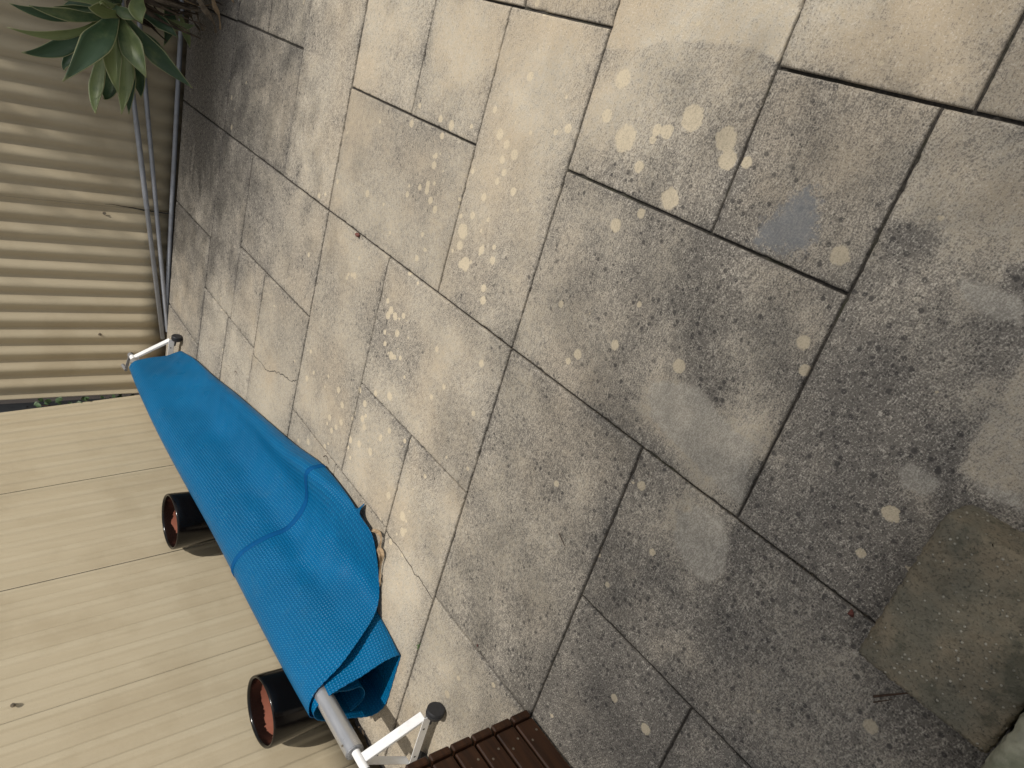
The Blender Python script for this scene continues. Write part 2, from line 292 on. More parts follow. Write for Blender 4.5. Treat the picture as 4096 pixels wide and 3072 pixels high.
def mat_simple(name,col,rough=.6,metal=0,var=.15,scale=30,bump=.0,bd=.001,dirt=None,dscale=8,damt=.3,spec=None,streak=None):
    n=NT(name); p=n.pos(); q=p if streak is None else n.mapping(p,scale=streak)
    z=n.noise(q,scale,4,.6); dark=tuple(c*(1-var) for c in col); lite=tuple(min(1,c*(1+var)) for c in col)
    c=n.mix(n.mr(z,.3,.7,smooth=False),dark,lite)
    if dirt: c=n.mix(n.math('MULTIPLY',n.mr(n.noise(p,dscale,6,.7),.48,.7),damt),c,dirt)
    kw={} if spec is None else {'Specular IOR Level':spec}
    rr=n.mr(n.noise(p,scale*1.7,3,.6),.2,.8,max(0,rough-.08),min(1,rough+.1),smooth=False)
    return n.out(c,rr,metal,nrm=n.bump(z,bd,bump) if bump else None,**kw)
def mat_fence():
    n=NT('cream_painted_steel'); p=n.pos()
    s=n.noise(n.mapping(p,scale=(22,22,1.6)),1,5,.65); b=n.noise(p,3,5,.6); f_=n.noise(p,260,2,.6)
    c=n.mix(n.mr(s,.25,.80,smooth=False),(.545,.475,.342),(.500,.430,.302))
    c=n.mix(n.math('MULTIPLY',n.mr(b,.45,.7),.45),c,(.40,.33,.22))
    sp=n.vor(p,55,1); c=n.mix(n.math('MULTIPLY',n.mr(sp,.04,.09,1,0),.5),c,(.2,.16,.11))
    c=n.mix(n.math('MULTIPLY',n.mr(f_,.5,.8),.18),c,(.3,.25,.17))
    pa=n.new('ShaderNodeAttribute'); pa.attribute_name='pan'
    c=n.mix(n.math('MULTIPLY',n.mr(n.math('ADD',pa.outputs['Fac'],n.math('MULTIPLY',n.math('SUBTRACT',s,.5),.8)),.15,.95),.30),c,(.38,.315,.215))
    # rain splash dirt along the bottom edge
    sz=n.new('ShaderNodeSeparateXYZ'); n.put(sz.inputs[0],p)
    sl=n.math('MULTIPLY',n.mr(n.math('ADD',sz.outputs[2],n.math('MULTIPLY',b,.12)),.02,.16,1,0),.45)
    c=n.mix(sl,c,(.22,.165,.10))
    return n.out(c,.52,nrm=n.bump(n.math('ADD',s,n.math('MULTIPLY',b,1.5)),.0012,.35),**{'Specular IOR Level':.35})
def mat_cover():
    n=NT('blue_bubble_film'); uv=n.uv(); p=n.pos()
    w=n.noise(p,6,3,.5,col=True); u2=n.vm('ADD',uv,n.vm('SCALE',n.vm('SUBTRACT',w,(.5,.5,.5)),scale=.006))
    m=n.mapping(u2,rot=(0,0,math.radians(3)))
    v=n.new('ShaderNodeTexVoronoi',feature='F1',voronoi_dimensions='2D'); n.put(v.inputs['Vector'],m); n.put(v.inputs['Scale'],74.0); n.put(v.inputs['Randomness'],.16)
    d_=v.outputs['Distance']
    dome=n.mr(d_,.12,.46,1,0)
    rim=n.mr(n.math('ABSOLUTE',n.math('SUBTRACT',d_,.38)),0,.10,1,0)
    link=n.noise(n.mapping(u2,scale=(120,60,1)),1,2,.6)
    big=n.noise(p,2.2,4,.6)
    c=n.mix(n.mr(big,.3,.7),(.0004,.112,.270),(.0006,.138,.330))
    c=n.mix(n.math('MULTIPLY',n.mr(d_,.06,.25,1,0),.70),c,(.02,.33,.60))
    c=n.mix(n.math('MULTIPLY',rim,.35),c,(.003,.09,.26))
    sc=n.noise(n.mapping(p,scale=(30,30,30)),1,5,.7); c=n.mix(n.math('MULTIPLY',n.mr(sc,.56,.74),.30),c,(.03,.26,.46))
    c=n.mix(n.math('MULTIPLY',n.mr(n.noise(p,9,5,.7),.55,.75),.18),c,(.06,.16,.22))
    h=n.math('ADD',dome,n.math('MULTIPLY',link,.35))
    rough=n.mr(n.noise(p,12,4,.6),.3,.7,.26,.42,smooth=False)
    m_=n.out(c,rough,nrm=n.bump(h,.0026,.8),**{'Specular IOR Level':.24})
    tr=n.new('ShaderNodeBsdfTranslucent'); tr.inputs[0].default_value=(.004,.20,.42,1)
    mx=n.new('ShaderNodeMixShader'); mx.inputs[0].default_value=.22
    o=n.n['Material Output']; n.l.new(n.b.outputs[0],mx.inputs[1]); n.l.new(tr.outputs[0],mx.inputs[2]); n.l.new(mx.outputs[0],o.inputs[0])
    return m_
def mat_leaf(name,c1,c2,edge):
    n=NT(name); uv=n.uv(); s=n.new('ShaderNodeSeparateXYZ'); n.put(s.inputs[0],uv); p=n.pos(); rnd=n.rand()
    st=n.noise(n.mapping(uv,scale=(26,1.5,1)),1,4,.6); b=n.noise(p,9,4,.6)
    c=n.mix(n.mr(n.math('ADD',b,n.math('MULTIPLY',n.math('SUBTRACT',rnd,.5),.9)),.3,.8),c1,c2); c=n.mix(n.math('MULTIPLY',n.mr(st,.4,.7),.3),c,tuple(x*.55 for x in c1))
    e=n.math('ABSOLUTE',n.math('SUBTRACT',s.outputs[0],.5)); c=n.mix(n.mr(e,.46,.495),c,edge)
    c=n.mix(n.mr(s.outputs[1],.93,1.0),c,edge)
    m_=n.out(c,.42,nrm=n.bump(st,.001,.3),**{'Specular IOR Level':.45})
    tr=n.new('ShaderNodeBsdfTranslucent'); n.l.new(n.mix(0.0,(.10,.20,.03),(0,0,0)),tr.inputs[0])
    mx=n.new('ShaderNodeMixShader'); mx.inputs[0].default_value=.12
    o=n.n['Material Output']; n.l.new(n.b.outputs[0],mx.inputs[1]); n.l.new(tr.outputs[0],mx.inputs[2]); n.l.new(mx.outputs[0],o.inputs[0])
    return m_
def mat_pot():
    n=NT('black_glaze'); p=n.pos(); z=n.noise(n.mapping(p,scale=(4,4,30)),1,4,.6)
    return n.out(n.mix(z,(.002,.002,.0025),(.006,.005,.005)),.16,nrm=n.bump(z,.002,.25),**{'Specular IOR Level':.38})
def mat_potin():
    n=NT('pot_inside'); p=n.pos(); s=n.new('ShaderNodeSeparateXYZ'); n.put(s.inputs[0],p)
    z=n.noise(p,6,6,.62)
    edge=n.math('ADD',s.outputs[2],n.math('MULTIPLY',n.math('SUBTRACT',z,.5),.20))
    k=n.mr(edge,.368,.373)
    c=n.mix(k,n.mix(n.noise(p,40,4,.6),(.26,.085,.05),(.33,.12,.075)),(.012,.006,.005))
    return n.out(c,n.mr(k,0,1,.85,.2))
def mat_wood():
    n=NT('dark_stained_timber'); p=n.pos(); rnd=n.rand()
    g=n.noise(n.vm('ADD',n.mapping(p,scale=(5,60,60)),n.vm('SCALE',(13.,7.,5.),scale=rnd)),1,6,.65,dist=.6)
    c=n.mix(n.mr(g,.3,.7),(.048,.019,.0075),(.022,.0088,.0038)); c=n.mix(n.math('MULTIPLY',n.mr(g,.66,.78),.5),c,(.05,.022,.010))
    c=n.mix(n.math('MULTIPLY',n.mr(n.noise(p,25,5,.7),.58,.75),.25),c,(.045,.035,.026))
    return n.out(c,.5,nrm=n.bump(g,.0012,.5),**{'Specular IOR Level':.35})
def mat_alu():
    n=NT('brushed_aluminium'); p=n.pos(); z=n.noise(n.mapping(p,scale=(260,14,14)),1,3,.6); b=n.noise(p,18,5,.65)
    return n.out(n.mix(b,(.62,.63,.65),(.46,.47,.49)),n.mr(b,.3,.7,.26,.42,smooth=False),.75,nrm=n.bump(z,.0006,.35))
def mat_white():
    n=NT('white_powder_coat'); p=n.pos(); b=n.noise(p,40,5,.7); ch=n.noise(p,95,4,.75)
    c=n.mix(n.mr(ch,.70,.74),n.mix(n.mr(b,.45,.85),(.86,.87,.88),(.76,.76,.75)),(.09,.075,.06))
    return n.out(c,.38,nrm=n.bump(ch,.0005,.2))
CONC=mat_concrete(); FENCE=mat_fence(); COVER=mat_cover(); POT=mat_pot(); POTIN=mat_potin(); WOOD=mat_wood(); ALU=mat_alu(); WHITE=mat_white()
JOINT=mat_simple('mossy_joint_and_gap_shade',(.05,.044,.038),.95,var=.6,scale=120,bump=1,bd=.004,dirt=(.05,.055,.025),dscale=6,damt=.5)
SOIL=mat_simple('dark_soil',(.030,.022,.016),.95,var=.6,scale=60,bump=1,bd=.02)
STEP=None
def mat_step():
    n=NT('weathered_step_concrete'); p=n.pos(); a=n.noise(p,8,6,.65); f_=n.noise(p,180,4,.75); 
    c=n.mix(n.mr(a,.35,.65),(.185,.172,.130),(.270,.225,.155)); c=n.mix(n.mr(f_,.5,.68),c,(.085,.08,.065))
    v=n.new('ShaderNodeTexVoronoi',feature='F1'); n.put(v.inputs['Vector'],p); n.put(v.inputs['Scale'],95.0)
    sx=n.new('ShaderNodeSeparateColor'); n.put(sx.inputs[0],v.outputs['Color'])
    g=n.math('MULTIPLY',n.mr(v.outputs['Distance'],.16,.30,1,0),n.mr(sx.outputs[0],.72,.76))
    c=n.mix(g,c,(.46,.43,.35)); c=n.mix(n.math('MULTIPLY',n.mr(n.noise(p,13,5,.65),.52,.66),.65),c,(.085,.085,.062))
    return n.out(c,.95,nrm=n.bump(n.math('ADD',f_,n.math('MULTIPLY',g,.7)),.004,.8),**{'Specular IOR Level':.2})
STEP=mat_step()
STONE=mat_simple('pale_sandstone',(.34,.33,.24),.9,var=.3,scale=25,bump=.8,bd=.006,dirt=(.15,.17,.09),dscale=9,damt=.6)
RUBBER=mat_simple('black_rubber',(.018,.019,.022),.55,var=.25,scale=60,bump=.2,bd=.0006)
GREYPL=mat_simple('grey_plastic',(.20,.20,.205),.5,var=.15,scale=40)
ZINC=mat_simple('zinc_cast',(.33,.34,.36),.6,metal=.5,var=.4,scale=160,bump=1,bd=.003)
SCREW=mat_simple('screw_steel',(.30,.26,.21),.4,metal=.8,var=.3,scale=200)
SEAM=mat_simple('weld_strip_film',(.0005,.068,.200),.75,var=.12,scale=20,spec=.12)
PIPE=mat_simple('weathered_grey_conduit',(.37,.39,.43),.5,metal=.25,var=.14,scale=18,streak=(20,1,20),dirt=(.2,.18,.15),dscale=12,damt=.35)
POSTM=mat_simple('grey_steel_post',(.10,.105,.11),.6,metal=.2,var=.2,scale=20)
DRY=mat_simple('dried_leaf_skin',(.30,.215,.13),.8,var=.45,scale=45,bump=.5,bd=.002)
DRYG=mat_simple('grey_dead_leaf_skin',(.17,.135,.095),.85,var=.55,scale=30,bump=.5,bd=.002)
DRYD=mat_simple('dark_dead_leaf_skin',(.07,.052,.036),.9,var=.6,scale=30,bump=.5,bd=.002)
LITTER=mat_simple('leaf_litter',(.10,.07,.045),.9,var=.7,scale=90)
CREEP=mat_simple('creeper_leaf',(.045,.085,.03),.6,var=.5,scale=40)
TREEL=mat_simple('tree_leaf',(.05,.085,.03),.6,var=.4,scale=20)
BARK=mat_simple('bark',(.12,.09,.065),.9,var=.5,scale=20,bump=1,bd=.01)
GRASS=mat_simple('green_grass_blade',(.06,.12,.025),.6,var=.4,scale=80)
TWIG=mat_simple('brown_twig',(.07,.04,.025),.8,var=.4,scale=80)
RUST=mat_simple('red_brown_seed_pod',(.13,.04,.03),.7,var=.4,scale=60)
AGAVE=mat_leaf('agave_leaf',(.050,.098,.048),(.215,.265,.105),(.36,.38,.20))

# ------------------------------------------------------------ ground and patio
g=mesh('ground',[(-60,-60,-.075),(60,-60,-.075),(60,60,-.075),(-60,60,-.075)],[(0,1,2,3)],SOIL,kind='structure')
patio=empty('patio',(2.5,1.0,0),kind='structure')
def xe(y): return 5.6187-.09283*y            # concrete edge beside the far fence
mesh('joint_bed',[(-3,-4,-.012),(xe(-4)-.02,-4,-.012),(xe(2.96)-.02,2.96,-.012),(-3,2.96,-.012),(-3,-4,-.073),(xe(-4)-.02,-4,-.073),(xe(2.96)-.02,2.96,-.073),(-3,2.96,-.073)],
     [(0,1,2,3),(4,5,1,0),(5,6,2,1),(6,7,3,2),(7,4,0,3)],JOINT,patio)
SEED=[0]
def slab(x0,x1,y0,y1,edge=False,g=.0042):
    """one poured slab: arrised, slightly uneven edges, stains and painted shade stored per vertex"""
    g=g+(.0013 if x0>3 else 0)
    SEED[0]+=1; sd_=SEED[0]; xm=5.20 if edge else x1
    st_=.0085 if x1<3.2 else .016
    def axis(a,b,lo,hi,st):
        e=[0,.0018,.0048]; L=[a+g+k for k in e]; R=[b-g-k for k in e][::-1]; A=a+g+.0048; B=b-g-.0048
        pts=[A]
        while pts[-1]<B-1e-6:
            q=pts[-1]; h=st if lo<=q<=hi else .12
            if q<lo: h=min(h,max(st,lo-q))
            pts.append(min(B,q+h))
        return np.array(L[:2]+pts+R[1:])
    xs=axis(x0,xm,.0,5.7,st_); ys=axis(y0,y1,-.36,2.75,st_); nx,ny=len(xs),len(ys)
    Xg,Yg=np.meshgrid(xs,ys,indexing='ij')
    dx=np.minimum(Xg-x0-g,xm-g-Xg); dy=np.minimum(Yg-y0-g,y1-g-Yg); d=np.minimum(dx,dy)
    z=np.interp(d,[0,.0018,.0048],[-.0042,-.0010,0])
    ch=fbm(Xg,Yg,34,3,70+sd_); z=z-np.clip(ch-.62,0,1)*.05*np.exp(-d/.004)
    z=z+(fbm(Xg,Yg,3,3,80)-.5)*.0016+random.uniform(-.0012,.0012)+(Xg-x0)*random.uniform(-.001,.001)+(Yg-y0)*random.uniform(-.001,.001)
    # wobble the cut line
    wx=(fbm(Xg*0+Yg,Yg*0+x0*7,14,3,90)-.5)*.0030; wx1=(fbm(Yg,Yg*0+x1*7,14,3,90)-.5)*.0030
    wy0=(fbm(Xg,Xg*0+y0*7,14,3,95)-.5)*.0030; wy1=(fbm(Xg,Xg*0+y1*7,14,3,95)-.5)*.0030
    X=Xg+wx*np.exp(-(Xg-x0)/.02)+wx1*np.exp(-(xm-Xg)/.02); Y=Yg+wy0*np.exp(-(Yg-y0)/.02)+wy1*np.exp(-(y1-Yg)/.02)
    if edge: X=x0+(X-x0)*(xe(Yg)-x0)/(xm-x0)
    box=(x0,x1 if not edge else 9,y0,y1); m,P,B,E_=stain_shade(X,Y,sd_,box)
    V=np.stack([X,Y,z],-1).reshape(-1,3); A=np.arange(nx*ny).reshape(nx,ny)
    Q=np.stack([A[:-1,:-1],A[1:,:-1],A[1:,1:],A[:-1,1:]],-1).reshape(-1,4)
    ring=np.concatenate([A[:,0],A[-1,1:],A[-2::-1,-1],A[0,-2:0:-1]]); lo=V[ring].copy(); lo[:,2]=-.0115; k=len(ring); base=len(V)
    idx=np.arange(k); nxt=(idx+1)%k; Sk=np.stack([base+idx,base+nxt,ring[nxt],ring[idx]],-1)
    V=np.vstack([V,lo]); F=np.vstack([Q,Sk]); nf=len(F)
    me=bpy.data.meshes.new('concrete_slab'); me.vertices.add(len(V)); me.vertices.foreach_set('co',V.ravel()); me.loops.add(4*nf); me.loops.foreach_set('vertex_index',F.ravel().astype(np.int32))
    me.polygons.add(nf); me.polygons.foreach_set('loop_start',np.arange(0,4*nf,4)); me.polygons.foreach_set('loop_total',np.full(nf,4)); me.update(calc_edges=True)
    ca=me.color_attributes.new('stain_shade','FLOAT_COLOR','POINT'); C4=np.stack([m,P,B,E_],-1).reshape(-1,4); C4=np.vstack([C4,np.stack([m.ravel()[ring],P.ravel()[ring],B.ravel()[ring],E_.ravel()[ring]],-1)])
    ca.data.foreach_set('color',C4.ravel().astype(np.float32)); me.materials.append(CONC)
    o=bpy.data.objects.new('concrete_slab',me); COL.objects.link(o); o.parent=patio; o.location=-Vector(patio.location); return o
T=-3.2; Bm=2.98
for a in [(4.67,5,T,.228,1),(4.67,5,.228,.856,1),(4.19,4.67,T,.222),(3.70,4.19,T,.222),(3.70,4.67,.222,.856),(3.14,3.70,T,.856),
          (2.145,3.14,.29,.856),(2.609,3.14,T,.29),(2.145,2.609,-.17,.29),(2.08,2.609,T,-.17),(1.662,2.145,-.17,.856),(1.662,2.08,T,-.17),
          (.69,1.662,.24,.856),(1.085,1.662,T,.24),(.69,1.085,-.166,.24),(.63,1.085,T,-.166),(-1.6,.69,-.166,.856),(-1.6,.63,T,-.166),
          (4.67,5,.856,1.55,1),(4.67,5,1.55,2.33,1),(4.67,5,2.33,Bm,1),(4.157,4.67,.856,1.893),(3.745,4.157,1.413,1.893),(3.14,4.157,.856,1.413),(3.14,3.745,1.413,Bm),
          (4.205,4.67,1.893,Bm),(3.745,4.205,1.893,Bm),(2.535,3.14,.856,1.949),(2.60,3.14,1.949,Bm),(2.081,2.535,1.463,1.949),(1.662,2.535,.856,1.463),
          (1.662,2.081,1.463,Bm),(2.081,2.60,1.949,Bm),(1.03,1.662,.856,1.970),(1.03,1.662,1.970,Bm),
          (-1.6,1.03,.856,1.408),(.567,1.03,1.408,Bm),(-1.6,.567,1.408,Bm)]:
    slab(*a[:4],edge=len(a)>4)
# two wandering cracks: thin dark wedges cut into the face
def crack(pts,w,name='crack'):
    b=MB(); P=[]
    for i in range(len(pts)-1):
        a=Vector(pts[i]);c=Vector(pts[i+1]); N=6
        for j in range(N):
            q=a.lerp(c,j/N); P.append(q+Vector((random.uniform(-.006,.006),random.uniform(-.006,.006))))
    P.append(Vector(pts[-1])); V=[];F=[]
    for i,q in enumerate(P):
        t=(P[min(i+1,len(P)-1)]-P[max(i-1,0)]).normalized(); nn=Vector((-t.y,t.x)); ww=w*random.uniform(.5,1.2)
        V+=[(q.x+nn.x*ww,q.y+nn.y*ww,.0022),(q.x-nn.x*ww,q.y-nn.y*ww,.0022)]
        if i: F.append((2*i-2,2*i-1,2*i+1,2*i))
    mesh(name,V,F,JOINT,patio,label='thin wandering crack in the concrete')
crack([(3.734,1.921),(3.602,1.918),(3.516,1.920),(3.413,1.869),(3.309,1.833),(3.202,1.815),(3.146,1.782)],.0022)
crack([(2.075,1.956),(1.991,1.960),(1.928,1.959),(1.81,1.980),(1.757,1.970),(1.667,1.988)],.0018)
b=MB()
for i in range(420):
    if i<260: x=random.uniform(.30,1.9)**1.0; y=.856+random.gauss(0,.0026)
    elif i<340: x=1.03+random.gauss(0,.002); y=random.uniform(.86,1.95)
    else: x=1.662+random.gauss(0,.0025); y=random.uniform(1.2,2.9)
    r_=random.uniform(.0008,.0026); P=Vector((x,y,-.0085)); a=random.uniform(0,3)
    q=[Vector((math.cos(a+k*2.09)*r_,math.sin(a+k*2.09)*r_,0)) for k in range(3)]
    b.add([P+q[0],P+q[1],P+q[2],P+Vector((0,0,r_*1.3))],[(0,1,3),(1,2,3),(2,0,3)])
mesh('joint_grit',b.V,b.F,mat_simple('joint_grit',(.16,.13,.09),.9,var=.6,scale=300),patio,kind='stuff')
# step and stone by the camera
def rough_block(name,x0,x1,y0,y1,z0,z1,mat,nx,ny,nz,amp,rad,**k):
    """box of quads with worn corners"""
    V={};VV=[];F=[]
    def vid(i,j,l):
        if (i,j,l) not in V:
            p=Vector((x0+(x1-x0)*i/nx,y0+(y1-y0)*j/ny,z0+(z1-z0)*l/nz))
            c=Vector((min(max(p.x,x0+rad),x1-rad),min(max(p.y,y0+rad),y1-rad),min(max(p.z,z0+rad),z1-rad)))
            dd=p-c
            if dd.length>1e-9: p=c+dd.normalized()*rad*min(1,dd.length/rad) if dd.length>rad else p
            p=p+Vector((random.gauss(0,amp),random.gauss(0,amp),random.gauss(0,amp)))
            V[(i,j,l)]=len(VV); VV.append(p)
        return V[(i,j,l)]
    for i in range(nx):
        for j in range(ny):
            F.append((vid(i,j,nz),vid(i+1,j,nz),vid(i+1,j+1,nz),vid(i,j+1,nz))); F.append((vid(i,j,0),vid(i,j+1,0),vid(i+1,j+1,0),vid(i+1,j,0)))
    for i in range(nx):
        for l in range(nz):
            F.append((vid(i,0,l),vid(i+1,0,l),vid(i+1,0,l+1),vid(i,0,l+1))); F.append((vid(i,ny,l),vid(i,ny,l+1),vid(i+1,ny,l+1),vid(i+1,ny,l)))
    for j in range(ny):
        for l in range(nz):
            F.append((vid(0,j,l),vid(0,j,l+1),vid(0,j+1,l+1),vid(0,j+1,l))); F.append((vid(nx,j,l),vid(nx,j+1,l),vid(nx,j+1,l+1),vid(nx,j,l+1)))
    return mesh(name,VV,F,mat,smooth=True,**k)
props(rough_block('concrete_step',.020,.281,.507,.866,-.004,.135,STEP,44,60,20,.0014,.013),'rough grey brown concrete step block lying on the patio corner','step')
props(rough_block('stone_block',-.42,.012,.46,1.30,-.004,.200,STONE,40,70,16,.0022,.02),'pale mossy sandstone block butting against the grey step','stone')

# ------------------------------------------------------------ fences
dF=Vector((-.0924355,.9957187,0)); nF=Vector((.9957187,.0924355,0)); o0=nF*5.6747
PITCH=.125; AMP=.0118
def prof2(s):
    t=(s/PITCH)%1.0; t=abs(t-.5)*2; q=min(1,max(0,(t-.50)/.28)); q=q*q*(3-2*q); return -.0125*(q-.4)
def prof(s): 
    t=(s/PITCH)%1.0
    return AMP*math.cos(2*math.pi*t)*(1.0)+.0006*math.cos(4*math.pi*t+.9)
def sheet(parent,org,dd,nn,s0b,s0t,s1b,s1t,zb,zt,ref,inv=1,off=0.0,name='fence_sheet',flip=False,bow=None,label=None,pf=prof):
    """corrugated sheet between two (possibly leaning) edges; nn points away from the yard"""
    n=int(round((s1b-s0b)/PITCH*20)); zs=np.linspace(zb,zt,9); V=[];F=[];RB=[]
    for z in zs:
        k=(z-zb)/(zt-zb); a=s0b+(s0t-s0b)*k; b=s1b+(s1t-s1b)*k
        for i in range(n+1):
            u=i/n; s=a+(b-a)*u; sb=s0b+(s1b-s0b)*u
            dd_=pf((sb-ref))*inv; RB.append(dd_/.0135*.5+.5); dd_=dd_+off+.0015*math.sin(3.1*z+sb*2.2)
            if bow and u>bow[0]: dd_+=bow[1]*((u-bow[0])/(1-bow[0]))**2*max(0,1-(z-zb)/.5)
            p=org+dd*s+nn*dd_; V.append((p.x,p.y,z))
    for l in range(len(zs)-1):
        for i in range(n): q=l*(n+1)+i; F.append((q,q+1,q+n+2,q+n+1))
    o=mesh(name,V,F,FENCE,parent,smooth=True,label=label); at=o.data.attributes.new('pan','FLOAT','POINT'); at.data.foreach_set('value',np.array(RB,np.float32)); solid(o,.0018,0); return o
fr=empty('corrugated_fence',tuple(o0+dF*1.3),'tan corrugated steel fence on the far side behind the agave and grey pipes','fence')
ref=1.425
edges=[-3.2,-2.32,-1.45,-.58,.292,1.163,2.040]
for i in range(6):
    sheet(fr,o0,dF,nF,edges[i]-.02,edges[i]-.02,edges[i+1]+.004,edges[i+1]+.004,-.05,1.80,ref,off=-.0022*(i%2),bow=(.86,.012) if i==4 else None)
sheet(fr,o0,dF,nF,2.02,2.02,2.592,2.592,-.05,1.80,ref,off=-.0003)
b=MB()
for z in (1.78,): b.box(o0+dF*-.3+Vector((0,0,z)),(.05,5.8,.05),Matrix.Rotation(math.atan2(-dF.x,dF.y),3,'Z'))
b.build('top_rail',FENCE,fr)
# left fence along y=3.11
fl=empty('corrugated_fence',(3.2,3.125,0),'sunlit cream corrugated steel fence behind the two black pots','fence')
oL=Vector((0,3.118,0)); dL=Vector((-1,0,0)); nL=Vector((0,1,0))
def ed(xb,zb,xt,zt,z): return xb+(xt-xb)*(z-zb)/(zt-zb)
E=[(5.432,0,5.132,1.8),(4.405,0,4.222,1.8),(3.529,0,3.409,1.8),(2.672,0,2.592,1.8),(1.800,0,1.790,1.8),(.92,0,.92,1.8),(.05,0,.05,1.8),(-.8,0,-.8,1.8)]
for i in range(7):
    a,c=E[i],E[i+1]
    sheet(fl,oL,dL,nL,-a[0]+.0026,-a[2]+.0026,-c[0]-.0026,-c[2]-.0026,-.06,1.80,-4.405,off=0,pf=prof2)
    if i:
        V=[];F=[]
        for k_,(xx,zz) in enumerate(((a[0],-.06),(a[2],1.79))): V+=[(xx-.03,3.118+.022,zz),(xx+.03,3.118+.022,zz)]
        mesh('gap_shadow_strip',V,[(0,1,3,2)],JOINT,fl)  # dark backing strip, colours in the shadow of the slit between sheets
# screws with a scrap of web
def fence_screw(P,nrm,par):
    b=MB(); n_=Vector(nrm); P=Vector(P); b.tube([P-n_*.002,P-n_*.010],.0065,6); b.tube([P,P-n_*.003],.011,12)
    b.build('screw',SCREW,par)
fence_screw((5.531,1.712,.441),nF,fr); fence_screw((5.448,2.612,.442),nF,fr); fence_screw((2.691,3.105,1.281),nL,fl)
# torn dark gap where a sheet has lifted near the bottom
V=[];F=[];pts=[(5.546,1.647,.44),(5.546,1.645,.39),(5.546,1.648,.343),(5.546,1.651,.30),(5.546,1.652,.263),(5.545,1.660,.20),(5.544,1.664,.147),(5.544,1.667,.08),(5.544,1.668,.0)]
for i,(x,y,z) in enumerate(pts):
    w=.0006+.0055*(i/8)**.8*random.uniform(.7,1.3); y+=random.uniform(-.002,.002)
    V+=[(x-.018,y-w,z),(x-.018,y+w,z)]
    if i: F.append((2*i-2,2*i-1,2*i+1,2*i))
mesh('torn_edge_gap',V,F,JOINT,fr)
# post and creeper in the corner gap
t=empty('fence_post',(5.47,3.235,-.06),'grey steel corner post seen in the dark gap between the two fences','post')
b=MB(); b.box((5.475,3.235,.88),(.135,.04,1.88),bev=.003); b.build('post_channel',POSTM,t)
b=MB(); b.tube([(5.478,3.212,.88),(5.478,3.216,.88)],.007,10); b.build('bolt_hole',JOINT,t)
def leafcard(b,P,d,n,L,wd,fold=.25):
    d=Vector(d).normalized(); n=Vector(n); sd=d.cross(n)
    if sd.length<1e-4: sd=Vector((1,0,0))
    sd.normalize(); n=sd.cross(d).normalized(); P=Vector(P)
    V=[P,P+d*L*.35+sd*wd*.5-n*wd*fold,P+d*L*.75+sd*wd*.36-n*wd*fold,P+d*L,P+d*L*.75-sd*wd*.36-n*wd*fold,P+d*L*.35-sd*wd*.5-n*wd*fold,P+d*L*.55]
    b.add(V,[(0,1,6),(1,2,6),(2,3,6),(3,4,6),(4,5,6),(5,0,6)])
t=empty('creeper',(5.35,3.16,-.06),'small green creeper poking through the gap between the fences','creeper')
b=MB(); b.tube([(5.37,3.19,-.06),(5.36,3.17,.3),(5.33,3.15,.6),(5.33,3.12,.85)],.003,5); b.build('stem',TWIG,t)
for (x,y,z) in [(5.33,3.085,.83),(5.33,3.10,.80),(5.32,3.10,.775),(5.33,3.09,.75),(5.33,3.095,.73),(5.32,3.075,.715),(5.34,3.09,.80),(5.33,3.12,.70),(5.33,3.085,.56),(5.34,3.085,.53),(5.34,3.095,.545),(5.33,3.11,.60),(5.33,3.115,.655),(5.31,3.09,.86)]:
    b=MB(); leafcard(b,(x,y+.01,z),(random.uniform(-.5,.1),random.uniform(-.9,.2),random.uniform(-.8,.6)),(-.8,-.3,.5),random.uniform(.035,.055),.034); b.build('leaf',CREEP,t,smooth=True)
# hedge beyond
def crown(name,mat,c,rad,N,sz,parent=None,seed=1,kind=None,clumps=30,squash=.8,label=None):
    rg=np.random.default_rng(seed); b=MB(); cs=rg.normal(size=(clumps,3)); cs/=np.linalg.norm(cs,axis=1)[:,None]; cs*=rg.uniform(.35,1,size=(clumps,1))**.5
    for i in range(N):
        q=cs[rg.integers(clumps)]+rg.normal(size=3)*.17; P=Vector((c[0]+q[0]*rad[0],c[1]+q[1]*rad[1],c[2]+q[2]*rad[2]))
        d=Vector(rg.normal(size=3)); n=Vector(rg.normal(size=3)); L=sz*rg.uniform(.7,1.3); d.normalize(); sd=d.cross(n).normalized()
        b.add([P,P+d*L*.5+sd*L*.28,P+d*L,P+d*L*.5-sd*L*.28],[(0,1,2,3)])
    return b.build(name,mat,parent,kind=kind,label=label)
t=empty('hedge',(5.7,3.7,-.07),'dark hedge glimpsed beyond the gap in the fence','hedge')
crown('foliage',CREEP,(5.8,3.75,.6),(.6,.25,.75),2600,.06,t,5,kind='stuff'); b=MB(); b.tube([(5.8,3.75,-.07),(5.8,3.75,.7)],.02,6); b.build('trunk',BARK,t)

# gap litter between concrete and fence
b=MB()
for i in range(520):
    if i<330: y=random.uniform(-.3,2.95); x=xe(y)+random.uniform(.006,.07); 
    else: x=random.uniform(1.3,5.3); y=random.uniform(2.985,3.10)
    z=random.uniform(-.06,-.012); a=random.uniform(0,6.28); L=random.uniform(.01,.05)
    P=Vector((x,y,z)); dd=Vector((math.cos(a)*.4,math.sin(a),random.uniform(-.3,.3))).normalized()*L; sd=Vector((-dd.y,dd.x,random.uniform(-.5,.5)*L)).normalized()*random.uniform(.0008,.005)
    b.add([P-sd,P+dd*.5-sd*1.3+Vector((0,0,.004)),P+dd,P+dd*.5+sd*1.3+Vector((0,0,.004))],[(0,1,2,3)])
props(b.build('leaf_litter',LITTER),'dry twigs and leaf scraps in the gap under the fences','leaf litter',kind='stuff')
